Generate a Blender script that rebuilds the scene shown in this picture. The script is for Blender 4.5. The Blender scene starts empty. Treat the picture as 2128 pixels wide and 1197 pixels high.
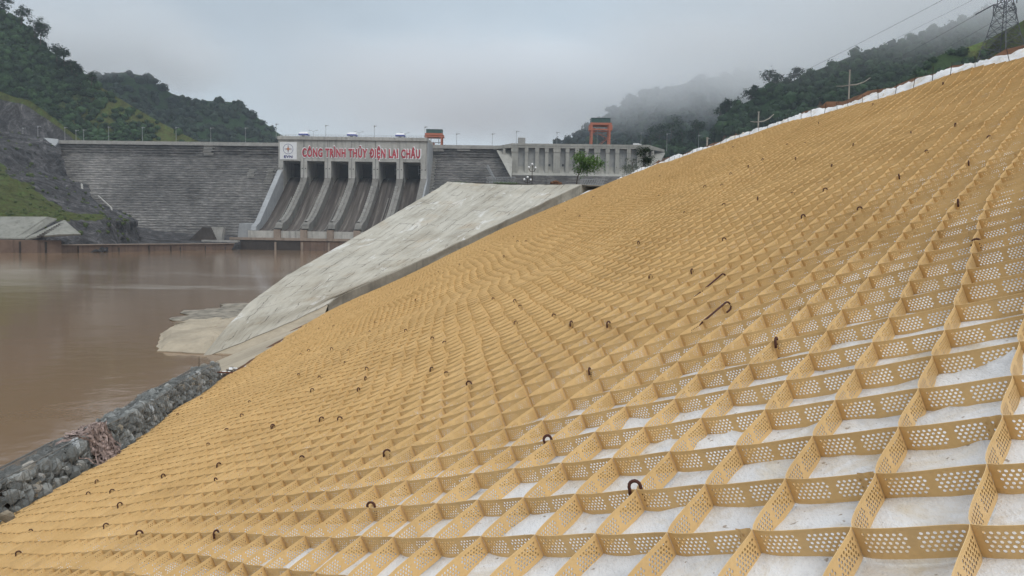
import bpy, bmesh, math, random
import numpy as np
from mathutils import Vector, Matrix
from math import radians as R

SC = bpy.context.scene
COL = SC.collection
random.seed(7)
RNG = np.random.default_rng(11)

# ------------------------------------------------------------------ camera
EYE = 7.0                       # metres above the river
FPX, CXP, CYP = 1600.0, 1064.0, 598.5
PITCH = math.atan((598.5 - 499.0) / FPX)
ROLL = R(0.9)
_c, _s = math.cos(PITCH), math.sin(PITCH)
cam_d = bpy.data.cameras.new('camera')
cam_d.sensor_width = 36.0
cam_d.lens = 36.0 * FPX / 2128.0
cam_d.clip_start, cam_d.clip_end = 0.05, 6000
cam = bpy.data.objects.new('camera', cam_d)
COL.objects.link(cam)
rgt = Vector((1, 0, 0)); dwn = Vector((0, -_s, -_c)); fwd = Vector((0, _c, -_s))
cx = rgt * math.cos(ROLL) - dwn * math.sin(ROLL)       # image x axis
cy = -(rgt * math.sin(ROLL) + dwn * math.cos(ROLL))    # image up axis
m = Matrix((cx, cy, -fwd)).transposed().to_4x4()
m.translation = Vector((0, 0, EYE))
cam.matrix_world = m
SC.camera = cam

# ------------------------------------------------------------------ world, sun, exposure
SUN_EL, SUN_AZ = R(50), R(156)      # azimuth clockwise from +Y
w = bpy.data.worlds.new('World'); SC.world = w; w.use_nodes = True
nt = w.node_tree; nt.nodes.clear()
def N_(nt, t, **k):
    n = nt.nodes.new(t)
    for a, b in k.items(): setattr(n, a, b)
    return n
out = N_(nt, 'ShaderNodeOutputWorld'); bg1 = N_(nt, 'ShaderNodeBackground'); bg2 = N_(nt, 'ShaderNodeBackground')
mx = N_(nt, 'ShaderNodeMixShader'); mx.inputs[0].default_value = 0.9
sky = N_(nt, 'ShaderNodeTexSky', sky_type='NISHITA'); sky.sun_disc = False
sky.sun_elevation = SUN_EL; sky.sun_rotation = SUN_AZ; sky.dust_density = 3.0
nt.links.new(sky.outputs[0], bg1.inputs[0]); bg1.inputs[1].default_value = 0.10
tc = N_(nt, 'ShaderNodeTexCoord'); sep = N_(nt, 'ShaderNodeSeparateXYZ')
nt.links.new(tc.outputs['Generated'], sep.inputs[0])
rmp = N_(nt, 'ShaderNodeValToRGB')
nt.links.new(sep.outputs[2], rmp.inputs[0])
e = rmp.color_ramp.elements
e[0].position = 0.0; e[0].color = (0.665, 0.745, 0.805, 1)
e[1].position = 1.0; e[1].color = (1.62, 1.68, 1.74, 1)
x = e.new(0.15); x.color = (0.63, 0.715, 0.78, 1)
x = e.new(0.32); x.color = (0.53, 0.62, 0.695, 1)
x = e.new(0.50); x.color = (0.86, 0.93, 0.99, 1)
mp = N_(nt, 'ShaderNodeMapping'); mp.inputs['Scale'].default_value = (2.2, 2.2, 5.5)
nt.links.new(tc.outputs['Generated'], mp.inputs[0])
nz = N_(nt, 'ShaderNodeTexNoise'); nz.inputs['Scale'].default_value = 1.3; nz.inputs['Detail'].default_value = 4; nz.inputs['Roughness'].default_value = 0.55
nt.links.new(mp.outputs[0], nz.inputs['Vector'])
cr = N_(nt, 'ShaderNodeMapRange'); cr.inputs[1].default_value = 0.3; cr.inputs[2].default_value = 0.7; cr.inputs[3].default_value = 0.90; cr.inputs[4].default_value = 1.08
nt.links.new(nz.outputs[0], cr.inputs[0])
mul = N_(nt, 'ShaderNodeVectorMath', operation='SCALE')
nt.links.new(rmp.outputs[0], mul.inputs[0]); nt.links.new(cr.outputs[0], mul.inputs['Scale'])
dt = N_(nt, 'ShaderNodeVectorMath', operation='DOT_PRODUCT'); nrm_ = N_(nt, 'ShaderNodeVectorMath', operation='NORMALIZE')
nt.links.new(tc.outputs['Generated'], nrm_.inputs[0]); nt.links.new(nrm_.outputs[0], dt.inputs[0]); dt.inputs[1].default_value = Vector((.23, .95, .20)).normalized()
g_ = N_(nt, 'ShaderNodeMapRange'); g_.interpolation_type = 'SMOOTHSTEP'; g_.inputs[1].default_value = .86; g_.inputs[2].default_value = 1.0; g_.inputs[3].default_value = .92; g_.inputs[4].default_value = 1.14
nt.links.new(dt.outputs['Value'], g_.inputs[0])
mul2 = N_(nt, 'ShaderNodeVectorMath', operation='SCALE'); nt.links.new(mul.outputs[0], mul2.inputs[0]); nt.links.new(g_.outputs[0], mul2.inputs['Scale'])
nt.links.new(mul2.outputs[0], bg2.inputs[0]); bg2.inputs[1].default_value = 1.0
nt.links.new(bg1.outputs[0], mx.inputs[1]); nt.links.new(bg2.outputs[0], mx.inputs[2])
nt.links.new(mx.outputs[0], out.inputs[0])
sd = bpy.data.lights.new('sun', 'SUN'); sd.energy = 1.15; sd.angle = R(25); sd.color = (1.0, 0.96, 0.90)
so = bpy.data.objects.new('sun', sd); COL.objects.link(so)
so.rotation_euler = Vector((-math.sin(SUN_AZ) * math.cos(SUN_EL), -math.cos(SUN_AZ) * math.cos(SUN_EL), -math.sin(SUN_EL))).to_track_quat('-Z', 'Y').to_euler()
SC.view_settings.view_transform = 'Standard'; SC.view_settings.look = 'None'
SC.view_settings.exposure = 0.0; SC.view_settings.gamma = 1.0
SC.view_settings.use_curve_mapping = False
SC.cycles.use_denoising = True
SC.cycles.transparent_max_bounces = 24
SC.cycles.max_bounces = 24
SC.cycles.volume_bounces = 24
SC.cycles.diffuse_bounces = 4
SC.cycles.glossy_bounces = 3
SC.cycles.volume_step_rate = 1.0

# ------------------------------------------------------------------ helpers
def ray(px, py):
    xi, yi = (px - CXP) / FPX, (py - CYP) / FPX
    c, s = math.cos(ROLL), math.sin(ROLL)
    v = fwd + rgt * (xi * c + yi * s) + dwn * (-xi * s + yi * c)
    return v / v.y
def at(px, py, Y):
    """point of the place that lies Y metres ahead, in the direction measured on the survey"""
    v = ray(px, py) * Y
    return Vector((v.x, v.y, v.z + EYE))

def mesh_obj(name, verts, faces, mats=(), parent=None, mi=None, smooth=False, uvs=None):
    me = bpy.data.meshes.new(name)
    me.from_pydata([tuple(v) for v in verts], [], [tuple(f) for f in faces])
    for k in (mats if isinstance(mats, (list, tuple)) else [mats]): me.materials.append(k)
    if mi is not None: me.polygons.foreach_set('material_index', np.asarray(mi, np.int32))
    if smooth: me.polygons.foreach_set('use_smooth', np.ones(len(me.polygons), bool))
    if uvs is not None:
        l = me.uv_layers.new(name='UVMap'); l.data.foreach_set('uv', np.asarray(uvs, np.float32).ravel())
    me.update()
    o = bpy.data.objects.new(name, me); COL.objects.link(o)
    if parent: o.parent = parent
    return o

class MB:
    def __init__(s): s.v = []; s.f = []
    def add(s, v, f):
        b = len(s.v); s.v += [Vector(p) for p in v]; s.f += [tuple(i + b for i in q) for q in f]; return s
    def box(s, lo, hi, M=None):
        x0, y0, z0 = lo; x1, y1, z1 = hi
        p = [Vector(q) for q in ((x0,y0,z0),(x1,y0,z0),(x1,y1,z0),(x0,y1,z0),(x0,y0,z1),(x1,y0,z1),(x1,y1,z1),(x0,y1,z1))]
        if M is not None: p = [M @ q for q in p]
        return s.add(p, ((0,3,2,1),(4,5,6,7),(0,1,5,4),(1,2,6,5),(2,3,7,6),(3,0,4,7)))
    def hexa(s, p):
        return s.add(p, ((0,3,2,1),(4,5,6,7),(0,1,5,4),(1,2,6,5),(2,3,7,6),(3,0,4,7)))
    def bar(s, a, b, r, n=4, r2=None):
        a, b = Vector(a), Vector(b); d = (b - a)
        if d.length < 1e-6: return s
        q = d.to_track_quat('Z', 'Y'); r2 = r if r2 is None else r2
        p = []
        for k in range(n):
            t = 2 * math.pi * (k + .5) / n; o = q @ Vector((math.cos(t), math.sin(t), 0))
            p += [a + o * r, b + o * r2]
        f = [(2*k, 2*((k+1) % n), 2*((k+1) % n)+1, 2*k+1) for k in range(n)]
        f += [tuple(2*k for k in reversed(range(n))), tuple(2*k+1 for k in range(n))]
        return s.add(p, f)
    def tube(s, pts, r, n=6):
        pts = [Vector(p) for p in pts]; rr = r if isinstance(r, (list, tuple)) else [r] * len(pts)
        P = []; ref = Vector((0.31, 0.77, 0.55))
        for i, p in enumerate(pts):
            d = (pts[min(i+1, len(pts)-1)] - pts[max(i-1, 0)]).normalized()
            a = d.cross(ref).normalized(); b = d.cross(a)
            for k in range(n):
                t = 2*math.pi*k/n; P.append(p + (a*math.cos(t) + b*math.sin(t)) * rr[i])
        F = []
        for i in range(len(pts)-1):
            for k in range(n):
                F.append((i*n+k, i*n+(k+1) % n, (i+1)*n+(k+1) % n, (i+1)*n+k))
        F += [tuple(reversed(range(n))), tuple((len(pts)-1)*n + k for k in range(n))]
        return s.add(P, F)
    def ball(s, c, r, sub=1, sc=(1,1,1), jit=0.0, rot=None):
        bm = bmesh.new(); bmesh.ops.create_icosphere(bm, subdivisions=sub, radius=1)
        V = []
        for v in bm.verts:
            q = Vector((v.co.x*sc[0], v.co.y*sc[1], v.co.z*sc[2])) * r * (1 + random.uniform(-jit, jit))
            if rot is not None: q = rot @ q
            V.append(Vector(c) + q)
        s.add(V, [tuple(v.index for v in f.verts) for f in bm.faces]); bm.free(); return s
    def build(s, name, mat, parent=None, smooth=False):
        return mesh_obj(name, s.v, s.f, mat, parent, smooth=smooth)

def tag(o, label=None, cat=None, group=None, kind=None):
    if label: o['label'] = label
    if cat: o['category'] = cat
    if group: o['group'] = group
    if kind: o['kind'] = kind
    return o
def empty(name, loc=(0,0,0), label=None, cat=None, group=None, rz=0.0):
    o = bpy.data.objects.new(name, None); COL.objects.link(o); o.location = loc; o.rotation_euler = (0,0,rz)
    o.empty_display_size = 0.3
    return tag(o, label, cat, group)
def copy_tree(o, parent=None):
    c = o.copy(); COL.objects.link(c); c.parent = parent
    for ch in o.children: copy_tree(ch, c)
    return c

def sines(seed, scale, n=7):
    r = np.random.default_rng(seed); th = r.uniform(0, 2*np.pi, n); k = r.uniform(.6, 1.7, n) * 2*np.pi/scale; ph = r.uniform(0, 2*np.pi, n)
    def f(x, y):
        x = np.asarray(x, float); y = np.asarray(y, float); t = 0
        for a, b, c in zip(th, k, ph): t = t + np.sin((x*np.cos(a) + y*np.sin(a))*b + c)
        return t / math.sqrt(n)
    return f
def interp(tab, x):
    t = np.asarray(tab, float); return [float(np.interp(x, t[:,0], t[:,k])) for k in range(1, t.shape[1])]

# ------------------------------------------------------------------ materials
class Mat:
    def __init__(s, name, rough=0.8, spec=0.3):
        s.m = bpy.data.materials.new(name); s.m.use_nodes = True; s.t = s.m.node_tree
        s.b = s.t.nodes['Principled BSDF']; s.o = s.t.nodes['Material Output']
        s.b.inputs['Roughness'].default_value = rough; s.b.inputs['Specular IOR Level'].default_value = spec
        s.tc = None
    def n(s, t, **k): return N_(s.t, t, **k)
    def l(s, a, b): s.t.links.new(a, b)
    def co(s, kind='Object', scale=(1,1,1), rot=(0,0,0)):
        if s.tc is None: s.tc = s.n('ShaderNodeTexCoord')
        mp = s.n('ShaderNodeMapping'); mp.inputs['Scale'].default_value = scale; mp.inputs['Rotation'].default_value = rot
        s.l(s.tc.outputs[kind], mp.inputs[0]); return mp.outputs[0]
    def noise(s, scale, detail=4, rough=.6, vec=None, dist=0.0):
        q = s.n('ShaderNodeTexNoise'); q.inputs['Scale'].default_value = scale; q.inputs['Detail'].default_value = detail
        q.inputs['Roughness'].default_value = rough; q.inputs['Distortion'].default_value = dist
        if vec is None: vec = s.co()
        s.l(vec, q.inputs['Vector']); return q.outputs[0]
    def ramp(s, fac, stops):
        q = s.n('ShaderNodeValToRGB'); el = q.color_ramp.elements
        while len(el) < len(stops): el.new(0.5)
        for k, (p, c) in enumerate(stops):
            el[k].position = p; el[k].color = (c[0], c[1], c[2], 1) if hasattr(c, '__len__') else (c, c, c, 1)
        s.l(fac, q.inputs[0]); return q.outputs[0]
    def mix(s, fac, a, b, mode='MIX'):
        q = s.n('ShaderNodeMix', data_type='RGBA', blend_type=mode)
        for sock, v in ((q.inputs[0], fac), (q.inputs[6], a), (q.inputs[7], b)):
            if hasattr(v, 'is_linked'): s.l(v, sock)
            elif hasattr(v, '__len__'): sock.default_value = (v[0], v[1], v[2], 1)
            else: sock.default_value = v
        return q.outputs[2]
    def math(s, op, a, b=0.0, c=None):
        q = s.n('ShaderNodeMath', operation=op)
        for i, v in enumerate((a, b) if c is None else (a, b, c)):
            if hasattr(v, 'is_linked'): s.l(v, q.inputs[i])
            else: q.inputs[i].default_value = v
        return q.outputs[0]
    def attr(s, name):
        q = s.n('ShaderNodeAttribute'); q.attribute_name = name; return q.outputs['Color']
    def base(s, c):
        if hasattr(c, 'is_linked'): s.l(c, s.b.inputs['Base Color'])
        else: s.b.inputs['Base Color'].default_value = (c[0], c[1], c[2], 1)
        return s
    def bump(s, h, strength=.5, dist=.02):
        q = s.n('ShaderNodeBump'); q.inputs['Strength'].default_value = strength; q.inputs['Distance'].default_value = dist
        s.l(h, q.inputs['Height']); s.l(q.outputs[0], s.b.inputs['Normal']); return s

def simple(name, c, rough=.7, var=.25, scale=6.0, spec=.3, metal=0.0):
    M = Mat(name, rough, spec)
    f = M.noise(scale, 5)
    lo = tuple(k*(1-var) for k in c); hi = tuple(min(1, k*(1+var)) for k in c)
    M.base(M.ramp(f, [(.3, lo), (.7, hi)])); M.b.inputs['Metallic'].default_value = metal
    return M.m

def concrete(name, c, scale=.15, stain=(.05,.05,.05), stain_amt=.55, streak=True, rough=.9, fine=1.2):
    """weathered concrete: blotches, vertical run-off stains, fine grain"""
    M = Mat(name, rough, .2)
    a = M.noise(scale, 6, .65)
    col = M.ramp(a, [(.25, tuple(k*.72 for k in c)), (.55, c), (.8, tuple(min(1, k*1.22) for k in c))])
    g = M.noise(fine, 6, .7)
    col = M.mix(.35, col, M.ramp(g, [(.3, (.55,.55,.55)), (.7, (1.15,1.15,1.12))]), 'MULTIPLY')
    if streak:
        st = M.noise(.55, 5, .7, M.co('Object', (1, 1, .07)))
        f = M.ramp(st, [(.52, 0.0), (.72, stain_amt)])
        col = M.mix(f, col, stain)
    M.base(col); M.bump(g, .4, .05)
    return M.m

def plastic(name, holes):
    M = Mat(name, .42, .35)
    v = M.noise(1.1, 5, .7); f = M.noise(60, 2)
    col = M.ramp(v, [(.3, (.60,.398,.175)), (.5, (.675,.458,.208)), (.7, (.735,.512,.246))])
    col = M.mix(.12, col, M.ramp(f, [(.3, (.6,.6,.6)), (.7, (1.2,1.2,1.2))]), 'MULTIPLY')
    du = M.noise(3.0, 5, .7)
    col = M.mix(M.ramp(du, [(.54, 0.0), (.78, .5)]), col, (.40,.29,.17))
    sc_ = M.noise(14, 5, .8); col = M.mix(M.ramp(sc_, [(.64, 0.0), (.74, .35)]), col, (.78,.66,.46))
    md = M.noise(7, 4, .7); col = M.mix(M.ramp(md, [(.68, 0.0), (.76, .5)]), col, (.22,.14,.075))
    M.base(col)
    if holes:
        uv = M.n('ShaderNodeUVMap'); sp = M.n('ShaderNodeSeparateXYZ'); M.l(uv.outputs[0], sp.inputs[0])
        X, Y = sp.outputs[0], sp.outputs[1]           # metres along the wall, metres up
        SX, SY, Y0 = .0195, .0150, .0195
        r = M.math('DIVIDE', M.math('SUBTRACT', Y, Y0), SY)
        ri = M.math('FLOOR', r); fy = M.math('SUBTRACT', M.math('SUBTRACT', r, ri), .5)
        odd = M.math('MODULO', M.math('ADD', ri, 10.0), 2.0)
        q = M.math('ADD', M.math('DIVIDE', X, SX), M.math('MULTIPLY', odd, .5))
        qi = M.math('FLOOR', q); fx = M.math('SUBTRACT', M.math('SUBTRACT', q, qi), .5)
        d2 = M.math('ADD', M.math('POWER', M.math('MULTIPLY', fx, SX), 2.0), M.math('POWER', M.math('MULTIPLY', fy, SY), 2.0))
        hole = M.math('LESS_THAN', d2, .0056**2)
        rows = M.math('MULTIPLY', M.math('GREATER_THAN', ri, -.5), M.math('LESS_THAN', ri, 4.5))
        xc = M.math('MULTIPLY', M.math('SUBTRACT', M.math('ADD', qi, .5), M.math('MULTIPLY', odd, .5)), SX)
        c1 = M.math('LESS_THAN', M.math('ABSOLUTE', M.math('SUBTRACT', xc, .095)), .067)
        c2 = M.math('LESS_THAN', M.math('ABSOLUTE', M.math('SUBTRACT', xc, .262)), .067)
        a = M.math('MULTIPLY', M.math('MULTIPLY', hole, rows), M.math('MAXIMUM', c1, c2))
        tr = M.n('ShaderNodeBsdfTransparent'); ms = M.n('ShaderNodeMixShader')
        M.l(a, ms.inputs[0]); M.l(M.b.outputs[0], ms.inputs[1]); M.l(tr.outputs[0], ms.inputs[2]); M.l(ms.outputs[0], M.o.inputs[0])
        # pressed lines along both edges of the strip
        e1 = M.math('LESS_THAN', M.math('ABSOLUTE', M.math('SUBTRACT', Y, .101)), .0016)
        e2 = M.math('LESS_THAN', M.math('ABSOLUTE', M.math('SUBTRACT', Y, .010)), .0016)
        M.bump(M.math('MAXIMUM', e1, e2), .6, .002)
    return M.m

M_CELL = plastic('tan_perforated_plastic', True)
M_CELL_FAR = plastic('tan_plastic', False)

def fabric_mat():
    M = Mat('white_geotextile', .9, .15)
    a = M.noise(1.1, 6, .6); b = M.noise(9, 6, .7, M.co('Object', (1, .5, 1))); c = M.noise(90, 3, .6)
    col = M.ramp(a, [(.3, (.60,.605,.615)), (.7, (.76,.765,.775))])
    st = M.noise(2.3, 6, .7, None, .6)
    col = M.mix(M.ramp(st, [(.49, 0.0), (.66, .62)]), col, (.50,.395,.235))
    gr = M.noise(3.4, 6, .75, M.co('Object', (1, .6, 1))); col = M.mix(M.ramp(gr, [(.52, 0.0), (.66, .45)]), col, (.42,.42,.43))
    sp = M.noise(24, 2, .5)
    col = M.mix(M.ramp(sp, [(.68, 0.0), (.73, .7)]), col, (.22,.16,.10))
    col = M.mix(.25, col, M.ramp(b, [(.3, (.72,.72,.73)), (.7, (1.1,1.1,1.1))]), 'MULTIPLY')
    M.base(col)
    h = M.math('ADD', M.math('MULTIPLY', b, 1.0), M.math('MULTIPLY', c, .12))
    M.bump(h, .8, .03)
    return M.m
M_FAB = fabric_mat()
M_SOIL = simple('brown_soil', (.20,.095,.045), .95, .5, 3.0, .1)
M_RUST = simple('rusty_steel', (.075,.030,.022), .75, .45, 40, .3)
M_STAKE = simple('dark_rebar', (.045,.035,.032), .7, .4, 30, .3)

def slab_mat():
    M = Mat('pale_sprayed_concrete', .9, .2)
    uv = M.n('ShaderNodeUVMap')
    def mp(scale, rot=0):
        q = M.n('ShaderNodeMapping'); q.inputs['Scale'].default_value = scale; q.inputs['Rotation'].default_value = (0,0,rot)
        M.l(uv.outputs[0], q.inputs[0]); return q.outputs[0]
    a = M.noise(.11, 7, .65, mp((1,1,1)))
    col = M.ramp(a, [(.28, (.30,.27,.215)), (.5, (.42,.40,.345)), (.72, (.50,.48,.425))])
    st = M.noise(.5, 7, .75, mp((.16, 1.6, 1)))           # trowel streaks along the slope
    col = M.mix(.7, col, M.ramp(st, [(.30, (.55,.54,.52)), (.5, (1,1,1)), (.7, (1.18,1.18,1.18))]), 'MULTIPLY')
    wh = M.noise(.32, 6, .7, mp((.45, 1, 1)), .8)
    col = M.mix(M.ramp(wh, [(.59, 0.0), (.65, .65)]), col, (.64,.64,.62))
    br = M.noise(.22, 4, .6, mp((.8, .8, 1)))
    col = M.mix(M.ramp(br, [(.56, 0.0), (.75, .5)]), col, (.40,.31,.21))
    # cracks and shutter joints
    wv = M.n('ShaderNodeTexBrick'); wv.offset = .37; wv.inputs['Scale'].default_value = 1.0
    wv.inputs['Brick Width'].default_value = 7.5; wv.inputs['Row Height'].default_value = 2.6; wv.inputs['Mortar Size'].default_value = .075
    wv.inputs['Mortar Smooth'].default_value = .4
    nz = M.n('ShaderNodeTexNoise'); nz.inputs['Scale'].default_value = .35; nz.inputs['Detail'].default_value = 5; M.l(mp((1,1,1)), nz.inputs['Vector'])
    vm = M.n('ShaderNodeVectorMath', operation='MULTIPLY_ADD'); M.l(nz.outputs[1], vm.inputs[0]); vm.inputs[1].default_value = (2.2, 1.5, 0); M.l(uv.outputs[0], vm.inputs[2])
    M.l(vm.outputs[0], wv.inputs['Vector'])
    brk = M.noise(.3, 3, .5, mp((1, 1, 1)))
    fj = M.math('MULTIPLY', wv.outputs['Fac'], M.ramp(brk, [(.44, 0.0), (.54, .7)]))
    col = M.mix(fj, col, (.07,.065,.06))
    dash = M.noise(1.0, 3, .5, mp((.35, 4.5, 1)))
    col = M.mix(M.ramp(dash, [(.63, 0.0), (.68, .4)]), col, (.14,.13,.12))
    ds2 = M.noise(1.0, 2, .5, mp((.12, 2.2, 1)))
    col = M.mix(M.ramp(ds2, [(.66, 0.0), (.69, .5)]), col, (.10,.095,.09))
    sp = M.noise(2.6, 3, .6, mp((1, 1, 1)))
    col = M.mix(M.ramp(sp, [(.70, 0.0), (.76, .6)]), col, (.14,.13,.11))
    M.base(col)
    M.bump(M.math('ADD', st, M.math('MULTIPLY', dash, -.5)), .6, .12)
    return M.m
M_SLAB = slab_mat()
M_CURB = concrete('grey_curb_concrete', (.30,.28,.235), .5, (.08,.075,.065), .6, True, fine=3.0)
M_APRON = concrete('beige_apron_concrete', (.40,.345,.265), .35, (.20,.17,.13), .35, False, fine=2.5)
M_DAM_L = None

def stepped_mat():
    """old grey roller-compacted concrete face: thin broken horizontal courses"""
    M = Mat('grey_stepped_concrete', .95, .12)
    big = M.noise(.035, 6, .65)
    col = M.ramp(big, [(.32, (.088,.086,.084)), (.5, (.155,.151,.147)), (.68, (.225,.219,.21))])
    ln = M.noise(1.0, 6, .8, M.co('Object', (.26, .26, 1.5)))
    col = M.mix(.85, col, M.ramp(ln, [(.36, (.35,.35,.37)), (.5, (.90,.90,.90)), (.64, (1.75,1.72,1.66))]), 'MULTIPLY')
    sp = M.noise(.42, 6, .8, M.co('Object', (.5, .5, 1)))
    col = M.mix(M.ramp(sp, [(.60, 0.0), (.72, .55)]), col, (.028,.028,.03))
    wt = M.noise(.9, 5, .8, M.co('Object', (.12, .12, 1.0)))
    col = M.mix(M.ramp(wt, [(.66, 0.0), (.74, .6)]), col, (.30,.285,.26))
    M.base(col); M.bump(ln, .7, .4)
    return M.m
M_STEP = stepped_mat()
M_SPILL = concrete('spillway_concrete', (.46,.452,.425), .09, (.055,.053,.05), .62, True, fine=.7)
M_SPILL_SIDE = concrete('pale_grey_wall', (.34,.355,.37), .05, (.16,.16,.17), .4, True, fine=.5)
M_DIV = concrete('divider_concrete', (.205,.198,.183), .12, (.04,.04,.04), .7, True, fine=.8)
M_RUSTC = concrete('rust_stained_concrete', (.195,.135,.105), .16, (.05,.04,.036), .75, True, fine=.6)
M_PINKC = concrete('pinkish_sill_concrete', (.31,.25,.205), .12, (.10,.075,.06), .5, True, fine=.7)
M_PLINTH = concrete('wet_dark_concrete', (.062,.052,.047), .2, (.02,.018,.018), .6, True, fine=.7)
M_INT = concrete('intake_concrete', (.37,.365,.335), .07, (.12,.12,.11), .45, True, fine=.6)
M_INT_P = concrete('intake_panel_concrete', (.33,.335,.33), .07, (.10,.10,.10), .4, True, fine=.6)
M_WHITEC = concrete('bleached_patch', (.36,.35,.33), .3, (.07,.07,.07), .6, False, fine=1.2)

def chute_mat():
    M = Mat('stained_chute', .85, .25)
    a = M.noise(.35, 6, .7, M.co('Object', (1.4, .06, .06)))
    col = M.ramp(a, [(.32, (.030,.025,.023)), (.47, (.062,.052,.046)), (.60, (.11,.097,.086)), (.70, (.26,.245,.22))])
    M.base(col); return M.m
M_CHUTE = chute_mat()

def hill_mat(name, dark, light, grass, rock=(.06,.055,.055)):
    M = Mat(name, .95, .1)
    a = M.noise(.06, 7, .75); b = M.noise(.5, 6, .8)
    f = M.ramp(a, [(.35, dark), (.65, light)])
    at_ = M.n('ShaderNodeAttribute'); at_.attribute_name = 'cover'
    sp = M.n('ShaderNodeSeparateColor'); M.l(at_.outputs['Color'], sp.inputs[0])
    edge = M.math('ADD', sp.outputs[0], M.math('MULTIPLY', M.math('SUBTRACT', a, .5), 1.4))
    gn = M.noise(.16, 9, .85)
    gcol = M.ramp(gn, [(.38, tuple(k*.42 for k in grass)), (.48, (grass[0]*1.05, grass[1]*.72, grass[2]*.9)), (.58, grass), (.68, tuple(k*1.6 for k in grass))])
    col = M.mix(M.ramp(edge, [(.40, 0.0), (.60, 1.0)]), f, gcol)
    edge2 = M.math('ADD', sp.outputs[1], M.math('MULTIPLY', M.math('SUBTRACT', a, .5), 1.2))
    rk = M.noise(.13, 9, .85, M.co('Object', (1, 1, .55)), 1.0)
    rcol = M.ramp(rk, [(.36, tuple(k*.22 for k in rock)), (.48, tuple(k*.8 for k in rock)), (.56, tuple(k*1.5 for k in rock)), (.68, tuple(k*3.6 for k in rock))])
    col = M.mix(M.ramp(edge2, [(.42, 0.0), (.58, 1.0)]), col, rcol)
    edge3 = M.math('ADD', sp.outputs[2], M.math('MULTIPLY', M.math('SUBTRACT', a, .5), 1.0))
    col = M.mix(M.ramp(edge3, [(.48, 0.0), (.62, .85)]), col, (.16,.085,.045))
    col = M.mix(.6, col, M.ramp(b, [(.3, (.45,.45,.45)), (.7, (1.45,1.45,1.4))]), 'MULTIPLY')
    M.base(col); M.bump(b, .9, 1.5)
    return M.m
M_HILL = hill_mat('forested_hill', (.016,.036,.017), (.034,.070,.027), (.085,.125,.034))
M_BANK = hill_mat('rock_and_grass_bank', (.028,.05,.022), (.05,.075,.028), (.075,.115,.027), (.066,.064,.067))

def leaf_mat(name, lo, hi):
    M = Mat(name, .75, .2)
    oi = M.n('ShaderNodeAttribute'); oi.attribute_name = 'tone'
    col = M.ramp(oi.outputs['Fac'], [(0.0, lo), (1.0, hi)])
    n = M.noise(.9, 6, .85)
    col = M.mix(.7, col, M.ramp(n, [(.3, (.4,.4,.4)), (.7, (1.5,1.5,1.4))]), 'MULTIPLY')
    M.base(col)
    return M.m
M_WOOD = leaf_mat('dense_forest_foliage', (.011,.027,.013), (.042,.090,.032))
M_WOOD_FAR = leaf_mat('far_forest_foliage', (.010,.022,.014), (.024,.045,.024))
M_LEAF = leaf_mat('bright_green_leaves', (.055,.125,.025), (.155,.27,.06))
M_LEAFD = leaf_mat('dark_green_leaves', (.012,.028,.012), (.035,.062,.024))
M_LEAFG = leaf_mat('grey_green_leaves', (.05,.075,.05), (.12,.15,.10))
M_BARK = simple('bark', (.085,.07,.055), .9, .4, 8, .1)

def water_mat():
    M = Mat('muddy_water', .09, .5)
    a = M.noise(.02, 5, .6, M.co('Object', (1, .6, 1)))
    col = M.ramp(a, [(.3, (.185,.117,.068)), (.7, (.228,.148,.088))])
    fo = M.noise(.16, 6, .7, M.co('Object', (.35, 2.2, 1)), 1.2)
    zone = M.n('ShaderNodeSeparateXYZ'); M.l(M.co(), zone.inputs[0])
    z1 = M.math('LESS_THAN', M.math('ABSOLUTE', M.math('SUBTRACT', M.math('ADD', zone.outputs[1], M.math('MULTIPLY', M.noise(.03, 3), 20.0)), 114.0)), 4.0)
    z2 = M.math('LESS_THAN', M.math('ABSOLUTE', M.math('SUBTRACT', M.math('ADD', zone.outputs[1], M.math('MULTIPLY', M.noise(.02, 3), 30.0)), 155.0)), 7.0)
    fz = M.math('MULTIPLY', M.math('MAXIMUM', z1, M.math('MULTIPLY', z2, .6)), M.ramp(fo, [(.45, 0.0), (.60, .75)]))
    col = M.mix(fz, col, (.48,.43,.37))
    M.base(col)
    h1 = M.noise(.55, 4, .6, M.co('Object', (1, 1, 1)), .3); h2 = M.noise(.09, 4, .55, M.co('Object', (1, 1.4, 1)), .6)
    h = M.math('ADD', M.math('MULTIPLY', h1, .35), M.math('MULTIPLY', h2, 1.2))
    M.bump(h, .35, .12)
    M.b.inputs['IOR'].default_value = 1.33
    return M.m
M_WATER = water_mat()
M_STONE = None
def stone_mat():
    M = Mat('grey_quarry_stone', .85, .25)
    at_ = M.n('ShaderNodeAttribute'); at_.attribute_name = 'tone'
    col = M.ramp(at_.outputs['Fac'], [(0.0, (.13,.138,.136)), (.55, (.24,.252,.247)), (.85, (.33,.34,.33)), (.93, (.27,.225,.16)), (1.0, (.45,.48,.50))])
    n = M.noise(5, 6, .75)
    col = M.mix(.7, col, M.ramp(n, [(.3, (.5,.5,.5)), (.7, (1.35,1.35,1.35))]), 'MULTIPLY')
    M.base(col); M.bump(n, .7, .05); return M.m
M_STONE = stone_mat()
M_WIRE = simple('galvanised_wire', (.22,.22,.21), .5, .2, 8, .5, .6)
M_STEEL = simple('grey_galvanised_steel', (.30,.31,.32), .55, .2, 3, .4, .3)
M_PYLON = simple('weathered_lattice_steel', (.10,.105,.12), .6, .2, 1, .4, .3)
M_POLE = simple('pale_concrete_pole', (.36,.34,.30), .85, .2, 4, .2)
M_ORANGE = simple('orange_red_paint', (.40,.125,.07), .55, .25, 2, .4)
M_GREENP = simple('dark_green_paint', (.035,.085,.075), .5, .2, 1, .4)
M_WHITEP = simple('white_paint', (.74,.75,.76), .5, .06, 1, .4)
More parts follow.
